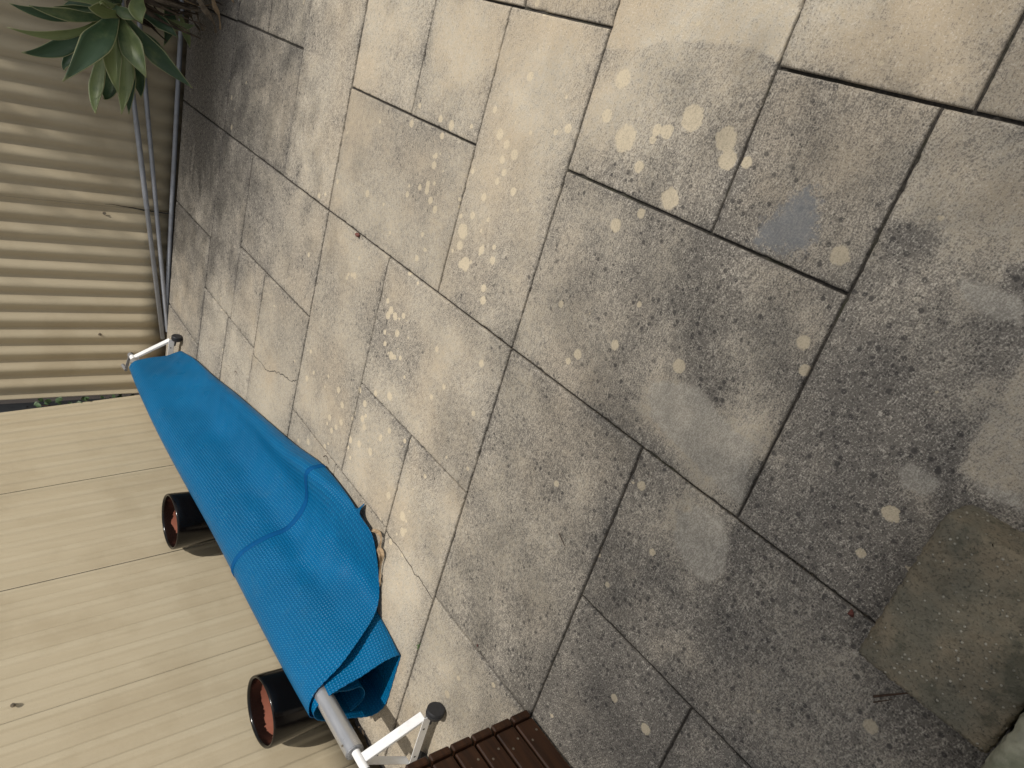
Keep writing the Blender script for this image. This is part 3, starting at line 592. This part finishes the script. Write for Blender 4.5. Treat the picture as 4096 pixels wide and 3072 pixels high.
# ------------------------------------------------------------ grey poles leaning at the fence
def pole(P,rad,lab,cuff=None):
    t=empty('grey_pole',P[0],lab,'pole','grey poles lying along the fence')
    b=MB(); b.tube(P,rad,14); b.build('tube',PIPE,t,smooth=True)
    if cuff is not None:
        a,c=Vector(P[0]),Vector(P[-1]); q=a.lerp(c,cuff); dd=(c-a).normalized(); b=MB(); b.tube([q-dd*.6,q-dd*.001],rad*1.13,14); b.build('sleeve',PIPE,t,smooth=True)
    sharp(t.children[0])
def ext(a,b,t): a=Vector(a);b=Vector(b); return tuple(a+(b-a)*t)
A1,B1=(5.555,.829,.318),(5.385,2.62,.022)
pole([ext(A1,B1,-.62),A1,B1],.0158,'grey pole raised highest of the three lying against the far fence',.66)
A2,B2=(5.560,.781,.242),(5.392,2.56,-.006)
pole([ext(A2,B2,-.55),A2,B2],.0155,'middle grey pole of the three lying against the far fence')
A3,B3=(5.600,.422,.035),(5.405,2.52,.006)
pole([ext(A3,B3,-.35),A3,B3],.0160,'lowest grey pole lying flat along the edge of the concrete')

# ------------------------------------------------------------ pots
def pot(x,y,zt,Rr,lab):
    t=empty('plant_pot',(x,y,0),lab,'pot','tall black glazed pots by the fence')
    n=56
    def lathe(pr,name,mat,cap=False):
        V=[];F=[]
        for (rr,z) in pr:
            for k in range(n): a=2*math.pi*k/n; w=1+.004*math.sin(3*a+z*9); V.append((x+rr*w*math.cos(a),y+rr*w*math.sin(a),z))
        for l in range(len(pr)-1):
            for k in range(n): k2=(k+1)%n; F.append((l*n+k,l*n+k2,(l+1)*n+k2,(l+1)*n+k))
        if cap: F.append(tuple((len(pr)-1)*n+k for k in range(n)))
        o=mesh(name,V,F,mat,t,smooth=True); return o
    Rb=Rr*.80
    lathe([(Rb*.9,.0),(Rb,.006),(Rb*1.04,.03),(Rr*.90,.15),(Rr*.965,.30),(Rr*.995,zt-.05),(Rr,zt-.012),(Rr*.995,zt-.005),(Rr*.985,zt-.001),(Rr*.955,zt),(Rr*.925,zt-.002),(Rr*.905,zt-.006),(Rr*.898,zt-.012)],'glazed_body',POT)
    lathe([(Rr*.897,zt-.010),(Rr*.885,zt-.03),(Rr*.87,zt-.12),(Rr*.82,.15),(Rb*.85,.10)],'inner_wall',POTIN)
    lathe([(Rr*.845,.12),(Rr*.5,.125),(Rr*.2,.122)],'potting_soil',SOIL,True)
pot(3.505,2.885,.442,.1625,'tall glossy black pot behind the middle of the rolled pool cover')
pot(2.072,2.880,.433,.160,'tall glossy black pot behind the near end of the silver roller tube')

# ------------------------------------------------------------ roller
TA=Vector((1.492,2.508,.326)); TB=Vector((4.985,2.610,.306)); td=(TB-TA).normalized()
rl=empty('pool_cover_roller',(3.2,2.55,0),'pool cover roller with silver tube on white folding end stands','cover roller')
b=MB(); b.tube([TA,TB],.0375,36); o=b.build('roller_tube',ALU,rl); sharp(o)
for P,s in ((TA,-1),(TB,1)):
    b=MB(); b.tube([P+td*s*.0005,P+td*s*.006],.0365,32); b.tube([P+td*s*.006,P+td*s*.010],[.034,.026],32); sharp(b.build('end_plug',ZINC,rl))
    b=MB(); Q=P-td*s*.035+Vector((0,-.012,.0362)); b.tube([Q,Q+Vector((0,-.001,.003))],.0045,8); b.build('rivet',SCREW,rl)
def bar(b,P,Q,w,wd,th):
    """flat bar from P to Q, width along w"""
    P=Vector(P);Q=Vector(Q); d_=(Q-P); L=d_.length; d_.normalize(); w=Vector(w).normalized(); n_=w.cross(d_).normalized(); w=d_.cross(n_).normalized()
    R=Matrix((w,d_,n_)).transposed(); b.box((P+Q)/2,(wd,L,th),R,bev=.0012)
def stand(xc,ys,zs,y1,y2,sgn,far=False):
    """xc plane of frame, (ys,zs) sleeve centre, y1 front wheel, y2 back wheel"""
    s=Vector((xc,ys,zs)); X=Vector((1,0,0))
    st=empty('end_stand',(0,0,0)); st.parent=rl; st.location=-Vector(rl.location)
    # end_stand is itself a mesh part: the sleeve
    COL.objects.unlink(st); bpy.data.objects.remove(st)
    b=MB(); b.tube([s-td*.0+td*sgn*-.045*-1*0+td*(-sgn)*.040,s+td*sgn*.050],.0170,24); sl=b.build('stand_sleeve',WHITE,rl); sharp(sl)
    def sub(b,name,mat): 
        o=b.build(name,mat,sl); o.location=(0,0,0); sharp(o); return o
    a1=Vector((xc,y1+.018,.080)); a2=Vector((xc,y2-.005,.080))
    # channel shaped arm: web plus two thin lips
    def arm(P,Q):
        b=MB(); bar(b,P,Q,X,.040,.0035); d_=(Q-P).normalized(); n_=X.cross(d_).normalized()
        if n_.z>0: n_=-n_
        for e in (-1,1):
            bar(b,P+X*e*.0190+n_*.007,Q+X*e*.0190+n_*.007,n_,.013,.0022)
        return b
    u=(a1-s).normalized(); sub(arm(s+u*.012+Vector((0,-.006,.004)),a1),'arm',WHITE)
    u=(a2-s).normalized(); b=MB(); bar(b,s+u*.012,a2,X,.040,.004); sub(b,'arm',WHITE)
    b=MB(); bar(b,Vector((xc-.0205,y1+.010,.072)),Vector((xc-.0205,y2+.005,.072)),(0,0,1),.038,.003); bar(b,Vector((xc-.004,y1+.010,.0525)),Vector((xc-.004,y2+.005,.0525)),(1,0,0),.034,.003); sub(b,'base_rail',WHITE)
    for yy in (y1+.075,y2-.05):
        b=MB(); b.tube([(xc-.0222,yy,.074),(xc-.0232,yy,.074)],.0045,10); sub(b,'slot_hole',RUBBER)
    b=MB(); b.tube([(xc-.020,y2-.008,.088),(xc-.034,y2-.008,.088)],.008,6); b.tube([(xc-.034,y2-.008,.088),(xc-.044,y2-.008,.088)],.005,10); sub(b,'bolt',SCREW)
    q=s+td*sgn*.050; b=MB(); b.tube([q,q+td*sgn*.012],.0185,24); sub(b,'end_cap',RUBBER); b=MB(); b.tube([q+td*sgn*.012,q+td*sgn*.018],.008,6); sub(b,'bolt',SCREW)
    for yy,e in ((y1,-1),(y2,1)):
        b=MB(); xw=xc-.018; zc=.0375
        pr=[(0,-.019),(.012,-.019),(.013,-.0175),(.030,-.0175),(.0355,-.013),(.0372,-.006),(.0372,.002),(.033,.0035),(.033,.0065),(.0368,.008),(.0368,.015),(.034,.019),(0,.019)]
        V=[];F=[];n=28
        for rr,yo in pr:
            for k in range(n): a=2*math.pi*k/n; V.append((xw+max(rr,.0003)*math.cos(a),yy+yo*(-e) * -1,zc+max(rr,.0003)*math.sin(a)))
        for l in range(len(pr)-1):
            for k in range(n): k2=(k+1)%n; F.append((l*n+k,l*n+k2,(l+1)*n+k2,(l+1)*n+k))
        b.add(V,F); b.tube([(xw,yy,zc),(xw,yy-e*.06,zc+.01)],.007,8); w_=sub(b,'wheel',RUBBER)
    return sl
stand(1.438,2.490,.331,2.352,2.640,-1)
stand(5.028,2.600,.314,2.435,2.720,1,True)
# crank handle at the far end
b=MB(); q=Vector((5.085,2.603,.316)); e=q+Vector((.0,.115,.025)); b.tube([q-td*.03,q+td*.005],.020,16); bar(b,q+Vector((0,-.012,-.002)),e,(0,0,1),.022,.006)
sharp(b.build('crank_arm',GREYPL,rl)); b=MB(); b.tube([e-Vector((.01,0,0)),e+Vector((.075,.004,.002))],[.011,.0125],14); sharp(b.build('crank_grip',GREYPL,rl))

# ------------------------------------------------------------ pool cover
KEYS=[(4.88,[(2.70,.12),(2.66,.32),(2.603,.374),(2.55,.345),(2.528,.27),(2.505,.18),(2.49,.11),(2.478,.06),(2.478,.028),(2.51,.008),(2.58,.006)]),
(4.62,[(2.70,.12),(2.65,.33),(2.598,.388),(2.535,.36),(2.50,.28),(2.47,.18),(2.435,.11),(2.410,.06),(2.406,.03),(2.43,.008),(2.5,.006)]),
(4.25,[(2.70,.12),(2.647,.337),(2.590,.395),(2.522,.365),(2.48,.28),(2.435,.18),(2.385,.112),(2.345,.07),(2.335,.038),(2.36,.008),(2.45,.006)]),
(3.85,[(2.70,.12),(2.643,.341),(2.583,.399),(2.505,.37),(2.45,.275),(2.395,.17),(2.32,.110),(2.262,.078),(2.245,.045),(2.27,.008),(2.38,.006)]),
(3.4,[(2.69,.12),(2.637,.345),(2.575,.402),(2.49,.372),(2.43,.268),(2.372,.160),(2.262,.102),(2.182,.090),(2.157,.05),(2.18,.008),(2.3,.006)]),
(3.0,[(2.685,.12),(2.63,.345),(2.565,.402),(2.476,.372),(2.408,.265),(2.355,.152),(2.235,.086),(2.110,.105),(2.078,.055),(2.10,.008),(2.23,.006)]),
(2.68,[(2.68,.12),(2.625,.345),(2.555,.402),(2.462,.370),(2.388,.262),(2.338,.145),(2.205,.080),(2.038,.106),(2.000,.054),(2.020,.008),(2.15,.006)]),
(2.42,[(2.68,.12),(2.62,.342),(2.552,.400),(2.460,.368),(2.385,.262),(2.335,.150),(2.205,.078),(2.040,.066),(1.992,.036),(2.010,.010),(2.12,.008)])]
K=[np.array([(x,y,z) for y,z in pr]) for x,pr in KEYS]
bd=np.array(BD); bd[2]=(1.765,2.560,.386); bd[3]=(1.79,2.492,.352); bd[1]=(1.775,2.635,.33); bd[3]=(1.79,2.484,.362); bd[4]=(1.822,2.402,.242); bd[5]=(1.880,2.350,.129)
mid=(K[-1]+bd)/2; mid[7]=(2.25,2.08,.055); mid[8]=(2.30,1.985,.045)
K.append(bd); K=np.array(K)                       # keys, v, xyz
def cr(P,t):
    """Catmull-Rom through P at parameter t (0..len-1), vectorised on t"""
    n=len(P); i=np.clip(np.floor(t).astype(int),0,n-2); f_=(t-i)[:,None]
    def g_(k): return P[np.clip(k,0,n-1)]
    p0,p1,p2,p3=g_(i-1),g_(i),g_(i+1),g_(i+2)
    return .5*((2*p1)+(-p0+p2)*f_+(2*p0-5*p1+4*p2-p3)*f_**2+(-p0+3*p1-3*p2+p3)*f_**3)
NV=120
KV=np.array([cr(k,np.linspace(0,10,NV)) for k in K])       # keys x NV x 3
def surf(u):                                               # u array 0..8
    return np.stack([cr(KV[:,j],u) for j in range(NV)],1)
def wrinkle(S):
    x,y,z=S[...,0],S[...,1],S[...,2]; v=np.linspace(0,1,NV)[None,:]
    m=np.sin(np.clip((v-.30)/.5,0,1)*math.pi)
    wv=.008*np.sin(5.1*x+9*v)+.003*np.sin(11.3*x-14*v+1.3)+.0022*np.sin(19*x+23*v)+.0016*np.sin(41*x-37*v)
    S[...,1]-=m*wv*.8; S[...,2]+=m*wv*.6
    sag=.006*np.sin(3.3*x+1.0)*np.sin(np.clip(v/.3,0,1)*math.pi); S[...,2]+=sag
    return S
cv=empty('pool_cover',(3.2,2.4,0),'bright blue bubble pool cover wound loosely on the roller','pool cover')
NU=260; us=np.concatenate([np.linspace(0,7,190,endpoint=False),np.linspace(7,8,71)]); S=wrinkle(surf(us))
# scalloped cut line along the near boundary
S[-1,:,0]+=.0016*np.sin(np.arange(NV)*2.4); 
al=np.concatenate([[0],np.cumsum(np.linalg.norm(np.diff(KV[4],axis=0),axis=1))])
UV=np.stack([S[...,0],np.broadcast_to(al[None],S.shape[:2])],-1)
def grid(S,UV,name,mat,parent,th=.0035,off=-1,close=False,mod=True):
    a,b_=S.shape[:2]; F=[]
    for i in range(a-1):
        for j in range(b_-1): q=i*b_+j; F.append((q,q+1,q+b_+1,q+b_))
    o=mesh(name,S.reshape(-1,3),F,mat,parent,smooth=True,uv=UV.reshape(-1,2))
    if mod: solid(o,th,off)
    return o
grid(S,UV,'outer_layer',COVER,cv,.0035,1)
# heat-welded join strip following the cover at x about 2.68
us2=np.array([6.0-.0,6.0+.012,6.0+.108,6.0+.120]); S2=wrinkle(surf(us2)); nr=np.cross(np.gradient(S2,axis=1),np.array([1.,0,0])); nr/=np.linalg.norm(nr,axis=2)[...,None]+1e-9
sg=np.sign((nr[:,30,2]).mean()); hgt=np.array([.0008,.0034,.0034,.0008])[:,None,None]
S2=S2[:,8:104]; nr=nr[:,8:104]
# the strip wanders off square as the photo shows
S2=S2+nr*sg*hgt
vv=np.linspace(0,1,S2.shape[1]); 
grid(S2,np.zeros(S2.shape[:2]+(2,)),'weld_strip',SEAM,cv,mod=False)
# second turn of the roll: closed teardrop loop whose near end is cut square
L0=np.array([(2.60,.0035),(2.52,.0035),(2.44,.004),(2.392,.005),(2.374,.024),(2.381,.082),(2.403,.135),(2.430,.19),(2.450,.255),(2.474,.315),(2.502,.358),(2.548,.378),(2.592,.364),(2.624,.330),(2.648,.282),(2.686,.174),(2.711,.115),(2.722,.064),(2.700,.022),(2.64,.007),(2.54,.005)])
def loopx(x,toe,sh):
    L=L0.copy(); k=np.clip((2.56-L[:,0])/(2.56-2.374),0,1)*np.clip(1-L[:,1]/.33,0,1)**.8
    L[:,0]-=(2.374-toe)*k; fr_=np.clip((2.60-L[:,0])/.2,0,1); L[:,0]+=sh*fr_; L[:,1]=np.maximum(L[:,1]-.004-.4*sh,.004); return np.column_stack([np.full(len(L),x),L])
LK=[loopx(1.747,2.374,0),loopx(1.95,2.322,.018),loopx(2.2,2.31,.020),loopx(2.5,2.36,.035),loopx(2.8,2.38,.045)]
LV=np.array([cr(k,np.linspace(0,len(L0)-1,110)) for k in LK]); S3=np.stack([cr(LV[:,j],np.linspace(0,4,90)) for j in range(110)],1)
S3[0,:,0]+=.0014*np.sin(np.arange(110)*2.1)
al3=np.concatenate([[0],np.cumsum(np.linalg.norm(np.diff(LV[0],axis=0),axis=1))])
grid(S3,np.stack([S3[...,0]*1.0,np.broadcast_to(al3[None],S3.shape[:2])],-1),'second_turn',COVER,cv,.0035,0)
# inner curl
C0=np.array(CURL)[:,1:]; C0=np.vstack([[(2.50,.30),(2.497,.265)],C0])
CK=[np.column_stack([np.full(len(C0),x),C0]) for x in (1.762,2.1,2.6)]; CV=np.array([cr(k,np.linspace(0,len(C0)-1,60)) for k in CK]); S4=np.stack([cr(CV[:,j],np.linspace(0,2,40)) for j in range(60)],1)
S4[0,:,0]+=.0014*np.sin(np.arange(60)*2.2)+.03*np.linspace(0,1,60)**3
al4=np.concatenate([[0],np.cumsum(np.linalg.norm(np.diff(CV[0],axis=0),axis=1))])
grid(S4,np.stack([S4[...,0],np.broadcast_to(al4[None],S4.shape[:2])],-1),'inner_curl',COVER,cv,.0035,0)

# ------------------------------------------------------------ slatted timber box
bx=empty('timber_box',(.5,2.2,0),'dark brown slatted timber box next to the near roller stand','timber box')
for i in range(8):
    z0=.016+.083*i; z1=z0+.0745; zc=(z0+z1)/2; dz=random.uniform(-.0015,.0015)
    b=MB(); b.box((.306,1.943,zc+dz),(1.41,.022,z1-z0),bev=.004); fs=b.build('front_board',WOOD,bx)
    b=MB(); b.box((1.0295,2.222,zc-dz),(.026,.592,z1-z0),bev=.004); b.build('side_board',WOOD,bx)
    for x in (.962,.35,-.3):
        for dzz in (-.019,.019):
            b=MB(); zz=zc+dz+dzz; xx=x+random.uniform(-.004,.004)-(.02 if dzz>0 else 0); b.tube([(xx,1.9328,zz),(xx,1.9314,zz)],.0042,10); o=b.build('screw',SCREW,fs); o.location=(0,0,0)
for xx in (.985,-.37): b=MB(); b.box((xx,1.985,.34),(.05,.05,.66)); b.build('corner_post',WOOD,bx)
for i in range(7):
    b=MB(); b.box((.31,1.965+.088*i,.692),(1.46,.082,.022),bev=.003); b.build('lid_board',WOOD,bx)

# ------------------------------------------------------------ agave
ag=empty('agave_plant',(5.05,-.35,-.06),'green agave with arching pointed leaves over dead brown skirt','agave')
def agleaf(Bp,Mp,Tp,wd,mat=AGAVE,name='leaf',par=ag,roll=0.0,face=None,cup=.22,N=18):
    B_,M_,T_=[np.array(q,float) for q in (Bp,Mp,Tp)]
    Cc=2*M_-.5*(B_+T_)                                    # quadratic through M at t=.5
    V=[];F=[];uv=[]; camp=np.array([0,0,1.6])
    ws=[]; J=9
    for i in range(N+1):
        t=i/N; P=(1-t)**2*B_+2*t*(1-t)*Cc+t*t*T_; D=2*(1-t)*(Cc-B_)+2*t*(T_-Cc); D/=np.linalg.norm(D)
        if face is None:
            rad=P-np.array([5.05,.30,.45]); q=np.array([-.9,-.12,.42])
        else: q=np.array(face,float)
        q=q-D*(q@D); q/=np.linalg.norm(q); s=np.cross(D,q)
        if roll: q,s=q*math.cos(roll)+s*math.sin(roll),s*math.cos(roll)-q*math.sin(roll)
        w=wd*(.50+.50*math.sin(math.pi*min(1,t/.62)*.5)**2) if t<.52 else wd*(1-(t-.52)/.48)**1.12*(1+.50*(t-.52)/.48)
        w=max(w,.0012); 
        for j in range(J):
            a=(j/(J-1)-.5)*2; wob=.035*wd*math.sin(7*t+3*a)*abs(a)
            h=cup*(a*a)*w*.5*(1-.4*t)+wob
            V.append(P+s*a*w*.5+q*h); uv.append(((a+1)/2,t))
    for i in range(N):
        for j in range(J-1): k=i*J+j; F.append((k,k+1,k+J+1,k+J))
    o=mesh(name,V,F,mat,par,smooth=True,uv=uv); m=solid(o,.004,0); return o
for i,(a,m_,t_,wd) in enumerate(AG):
    agleaf(a,m_,t_,wd*1.22,roll=random.uniform(-.25,.25),cup=random.uniform(.2,.5))
# rest of the rosette and a second head beyond the frame
def rosette(c,N,L,wd,seed,skip=None,tilt=(0,0,0)):
    rg=random.Random(seed)
    for i in range(N):
        a=i*2.399+rg.uniform(-.2,.2); el=1.25-1.35*(i/N)+rg.uniform(-.1,.1)
        d_=Vector((math.cos(a)*math.cos(el)+tilt[0],math.sin(a)*math.cos(el)+tilt[1],math.sin(el)+tilt[2])).normalized()
        if skip and skip(d_): continue
        l=L*rg.uniform(.8,1.1); P=Vector(c)+d_*.03; Mp=P+d_*l*.5+Vector((0,0,.03)); Tp=P+d_*l+Vector((0,0,-.10*l/.4))
        fc=Vector((0,0,1))-d_*d_.z*.9+Vector((d_.x,d_.y,0))*(-.2 if el>0 else .2)
        agleaf(P,Mp,Tp,wd*rg.uniform(.85,1.15),face=tuple(fc))
rosette((5.06,.30,.50),16,.40,.085,3,skip=lambda d_: not(d_.x>.15 or d_.y<-.5))
rosette((5.02,-.34,.52),26,.46,.095,8,skip=lambda d_: d_.y>.62)
rosette((4.72,-.62,.30),20,.40,.085,9)
b=MB(); b.tube([(5.15,-.62,-.06),(5.12,-.35,.10),(5.08,-.02,.30),(5.05,.26,.48)],[.07,.065,.055,.045],14); b.build('stem',DRYG,ag,smooth=True)
b=MB(); b.tube([(5.15,-.62,-.06),(5.05,-.5,.25),(5.02,-.36,.5)],[.07,.06,.045],14); b.build('stem',DRYG,ag,smooth=True)
# dead hanging leaves
def ribbon(pts,w,name,mat,par,seed=0,thick=.0015,fr=None,N=26):
    rg=random.Random(seed); P=cr(np.array(pts,float),np.linspace(0,len(pts)-1,N)); V=[];F=[]; tw=rg.uniform(0,3); J=5
    for i,p in enumerate(P):
        t=i/(N-1); D=P[min(i+1,N-1)]-P[max(i-1,0)]; D/=np.linalg.norm(D)+1e-9; q=np.array([0,0,1.]) if abs(D[2])<.8 else np.array([-1.,0,0]); q=q-D*(q@D); q/=np.linalg.norm(q); s=np.cross(D,q)
        an=tw+2.2*t*rg.choice([1,1])+.5*math.sin(9*t+tw); sx=s*math.cos(an*.5)+q*math.sin(an*.5); qx=q*math.cos(an*.5)-s*math.sin(an*.5)
        ww=w*(math.sin(math.pi*min(1,(t*.9+.1)))**.6)*(.7+.35*math.sin(13*t+tw))
        for j in range(J): a=(j/(J-1)-.5)*2; V.append(p+sx*a*ww*.5+qx*(abs(a)**1.5)*ww*.45*(1+.5*math.sin(11*t+a*2)))
    for i in range(N-1):
        for j in range(J-1): k=i*J+j; F.append((k,k+1,k+J+1,k+J))
    o=mesh(name,V,F,mat,par,smooth=True); solid(o,thick,0); return o
rg=random.Random(4)
for i in range(190):
    t=rg.random()**.7; c=Vector((5.15,-.62,-.02)).lerp(Vector((5.05,.20,.44)),t); a=rg.uniform(0,6.28); Lh=min(c.z+.05,rg.uniform(.15,.42)); ou=rg.uniform(.03,.20)
    d_=Vector((math.cos(a),math.sin(a)*1.0+.25,0)); 
    p0=c; p1=c+d_*ou*.8+Vector((0,0,.03)); p2=c+d_*ou*1.15+Vector((0,0,-Lh*.45)); p3=c+d_*ou*(1.1+rg.uniform(-.3,.3))+Vector((rg.uniform(-.03,.03),rg.uniform(-.02,.06),-Lh))
    p3.z=max(p3.z,.006); p2.z=max(p2.z,.012)
    if p3.y>.52: continue
    ribbon([p0,p1,p2,p3],rg.uniform(.018,.05),'dead_leaf',(DRYD if rg.random()<.6 else DRYG) if rg.random()<.92 else DRY,ag,i)
rg=random.Random(14)
for i in range(100):
    c=Vector((5.32,-.12,.20)).lerp(Vector((4.86,-.08,.10)),rg.random())+Vector((0,rg.uniform(-.12,.06),rg.uniform(-.06,.10))); a=rg.uniform(-2.6,2.9); ou=rg.uniform(.05,.16)
    d_=Vector((math.cos(a),abs(math.sin(a))*.9,0)); z1=c.z+rg.uniform(0,.05)
    P=[c,c+d_*ou*.7+Vector((0,0,.02)),c+d_*ou*1.1+Vector((0,0,-c.z*.5)),c+d_*ou*1.15]
    P[3].z=.006+rg.random()*.02; P[2].z=max(P[2].z,.02)
    if P[3].y>.16 or P[2].y>.18: continue
    ribbon(P,rg.uniform(.025,.06),'dead_leaf',DRYD if rg.random()<.8 else DRYG,ag,300+i,N=14)
# a few longer scraps reaching over the concrete, as seen by the edge
for i,(pts,w) in enumerate([([(5.0,.05,.25),(4.88,.17,.16),(4.90,.27,.06),(4.97,.34,.012)],.032),([(5.0,.02,.20),(4.80,.12,.12),(4.84,.22,.05),(4.90,.31,.010)],.028),([(5.1,.0,.2),(5.13,.20,.12),(5.16,.33,.05),(5.18,.36,.02)],.03),
      ([(4.95,-.1,.25),(4.78,-.02,.16),(4.74,.06,.08),(4.72,.14,.01)],.026),([(5.2,.05,.2),(5.28,.26,.1),(5.30,.33,.05),(5.27,.38,.01)],.028),([(4.9,-.2,.2),(4.68,-.1,.12),(4.60,-.02,.05),(4.62,.06,.01)],.02)]):
    ribbon(pts,w,'dead_leaf',DRY if i%2 else DRYG,ag,50+i)

# ------------------------------------------------------------ loose bits on the patio
dr=[(2.161,2.015,.012),(2.098,1.983,.016),(2.070,1.993,.018),(2.068,2.041,.014),(2.037,2.051,.020),(2.033,2.098,.016),(2.025,2.148,.014),(2.010,2.195,.012)]
dl=empty('dry_leaf',dr[3],'long curled brown dead leaf on concrete touching the blue cover','leaf')
ribbon(dr,.024,'blade',DRY,dl,3,N=40); ribbon([(2.02,2.15,.012),(2.008,2.18,.012),(1.998,2.205,.016)],.010,'torn_tip',DRY,dl,8,N=10); ribbon([(2.09,2.06,.006),(2.07,2.10,.006),(2.055,2.15,.005)],.006,'stalk',DRYG,dl,9,N=10)
t=empty('weed_tuft',(1.669,2.241,-.01),'tiny green grass tuft growing in the patio joint','weed')
for i in range(16):
    b=MB(); a=random.uniform(0,6.28); L=random.uniform(.012,.028); P=Vector((1.667+random.uniform(-.004,.004),2.241+random.uniform(-.008,.008),-.008)); d_=Vector((math.cos(a)*.8,math.sin(a)*.8,.9)).normalized(); sd=Vector((-d_.y,d_.x,0)).normalized()*.0012
    b.add([P-sd,P+sd,P+d_*L*.6+sd,P+d_*L*.6-sd,P+d_*L+Vector((d_.x,d_.y,-.5))*L*.35],[(0,1,2,3),(3,2,4)]); b.build('blade',GRASS,t)
def twig(pts,r,lab,cat='twig',mat=TWIG,name='twig'):
    b=MB(); b.tube(pts,[r*(1-.5*i/(len(pts)-1)) for i in range(len(pts))],6); props(b.build(name,mat),lab,cat)
twig([(1.192,1.286,.003),(1.172,1.296,.004),(1.150,1.308,.003)],.0014,'short dark twig lying alone in the middle of a slab')
twig([(2.735,2.45,.003),(2.70,2.43,.006),(2.685,2.40,.004)],.002,'thin curled twig beside the rolled edge of the cover')
twig([(2.72,1.985,.003),(2.700,1.962,.006),(2.680,1.962,.005),(2.655,1.985,.003)],.0016,'small hooked twig beside the cover near the weld strip')
twig([(4.11,2.40,.004),(4.07,2.36,.010),(4.045,2.345,.005)],.0042,'dark curled leaf scrap poking out from under the cover',cat='leaf',name='leaf_scrap')
twig([(4.075,2.175,.003),(4.055,2.168,.004)],.0018,'short dark fibre nearest the far roller wheel',name='fibre',cat='fibre')
twig([(3.965,2.16,.003),(3.945,2.145,.004),(3.935,2.160,.003)],.0018,'bent dark fibre between the cover and a long joint',name='fibre',cat='fibre')
twig([(.232,1.0,.004),(.175,.925,.006)],.0030,'thin brown stick lying beside the rough concrete step',name='stick',cat='stick')
twig([(.226,1.012,.003),(.20,.975,.003)],.0015,'finer brown splinter alongside the stick by the step',name='stick',cat='stick')
b=MB(); b.tube([(2.816,.868,.003),(2.812,.862,.010),(2.807,.856,.003)],[.006,.012,.006],8); props(sharp(b.build('seed_pod',RUST),60),'small dark seed pod stuck on the long patio joint','seed pod')
b=MB(); b.tube([(.358,.860,.003),(.354,.867,.009),(.349,.873,.003)],[.002,.0075,.003],8); props(sharp(b.build('seed_pod',RUST),60),'reddish seed pod in the joint just before the step','seed pod')
b=MB(); leafcard(b,(1.362,1.938,.004),(-.5,.7,.1),(0,0,1),.013,.007); props(b.build('petal',RUST),'tiny red petal on concrete beyond the fading joint','petal')

# ------------------------------------------------------------ trees that give the shade
def soft_crown(c,rad,N,sz,parent,seed):
    rg=np.random.default_rng(seed); q=rg.normal(size=(N,3))*.46; q*=np.array(rad); C0_=np.array(c)+q
    d=rg.normal(size=(N,3)); d/=np.linalg.norm(d,axis=1)[:,None]; n=rg.normal(size=(N,3)); s_=np.cross(d,n); s_/=np.linalg.norm(s_,axis=1)[:,None]; L=(sz*rg.uniform(.7,1.3,size=N))[:,None]
    V=np.stack([C0_,C0_+d*L*.5+s_*L*.28,C0_+d*L,C0_+d*L*.5-s_*L*.28],1).reshape(-1,3)
    me=bpy.data.meshes.new('crown'); me.vertices.add(4*N); me.vertices.foreach_set('co',V.ravel()); me.loops.add(4*N); me.loops.foreach_set('vertex_index',np.arange(4*N))
    me.polygons.add(N); me.polygons.foreach_set('loop_start',np.arange(0,4*N,4)); me.polygons.foreach_set('loop_total',np.full(N,4)); me.update(calc_edges=True); me.materials.append(TREEL)
    o=bpy.data.objects.new('crown',me); COL.objects.link(o); o.parent=parent; o.location=-Vector(parent.location); return o
def tree(name,base,top,c,rad,N,sz,seed,lab):
    t=empty(name,base,lab,'tree')
    rg=random.Random(seed); b=MB(); base=Vector(base); top=Vector(top)
    m_=base.lerp(top,.5)+Vector((.15,.1,0)); b.tube([base,m_,top],[.16,.12,.07],12)
    b.build('trunk',BARK,t,smooth=True); b=MB()
    for i in range(9):
        a=rg.uniform(0,6.28); e=Vector((c[0]+math.cos(a)*rad[0]*.8,c[1]+math.sin(a)*rad[1]*.8,c[2]+rg.uniform(-.5,.6)*rad[2])); s=m_.lerp(top,rg.uniform(.3,1)); b.tube([s,s.lerp(e,.5)+Vector((0,0,.15)),e],[.04,.025,.008],6)
    b.build('branches',BARK,t,smooth=True)
    soft_crown(c,rad,N,sz,t,seed)
tree('unseen_shade_tree',(5.9,-6.2,-.07),(5.3,-5.0,6.2),(5.05,-4.15,6.6),(1.9,1.45,.9),46000,.060,21,'small leafy tree outside the frame shading the far fence corner')
tree('unseen_shade_tree',(-2.9,-7.6,-.07),(-1.7,-6.0,8.2),(-1.36,-5.05,9.0),(1.63,1.85,.9),21000,.060,33,'larger leafy tree added outside the frame to shade the near patio')  # unseen, added for its shade; crown placed and thinned to dim the paving
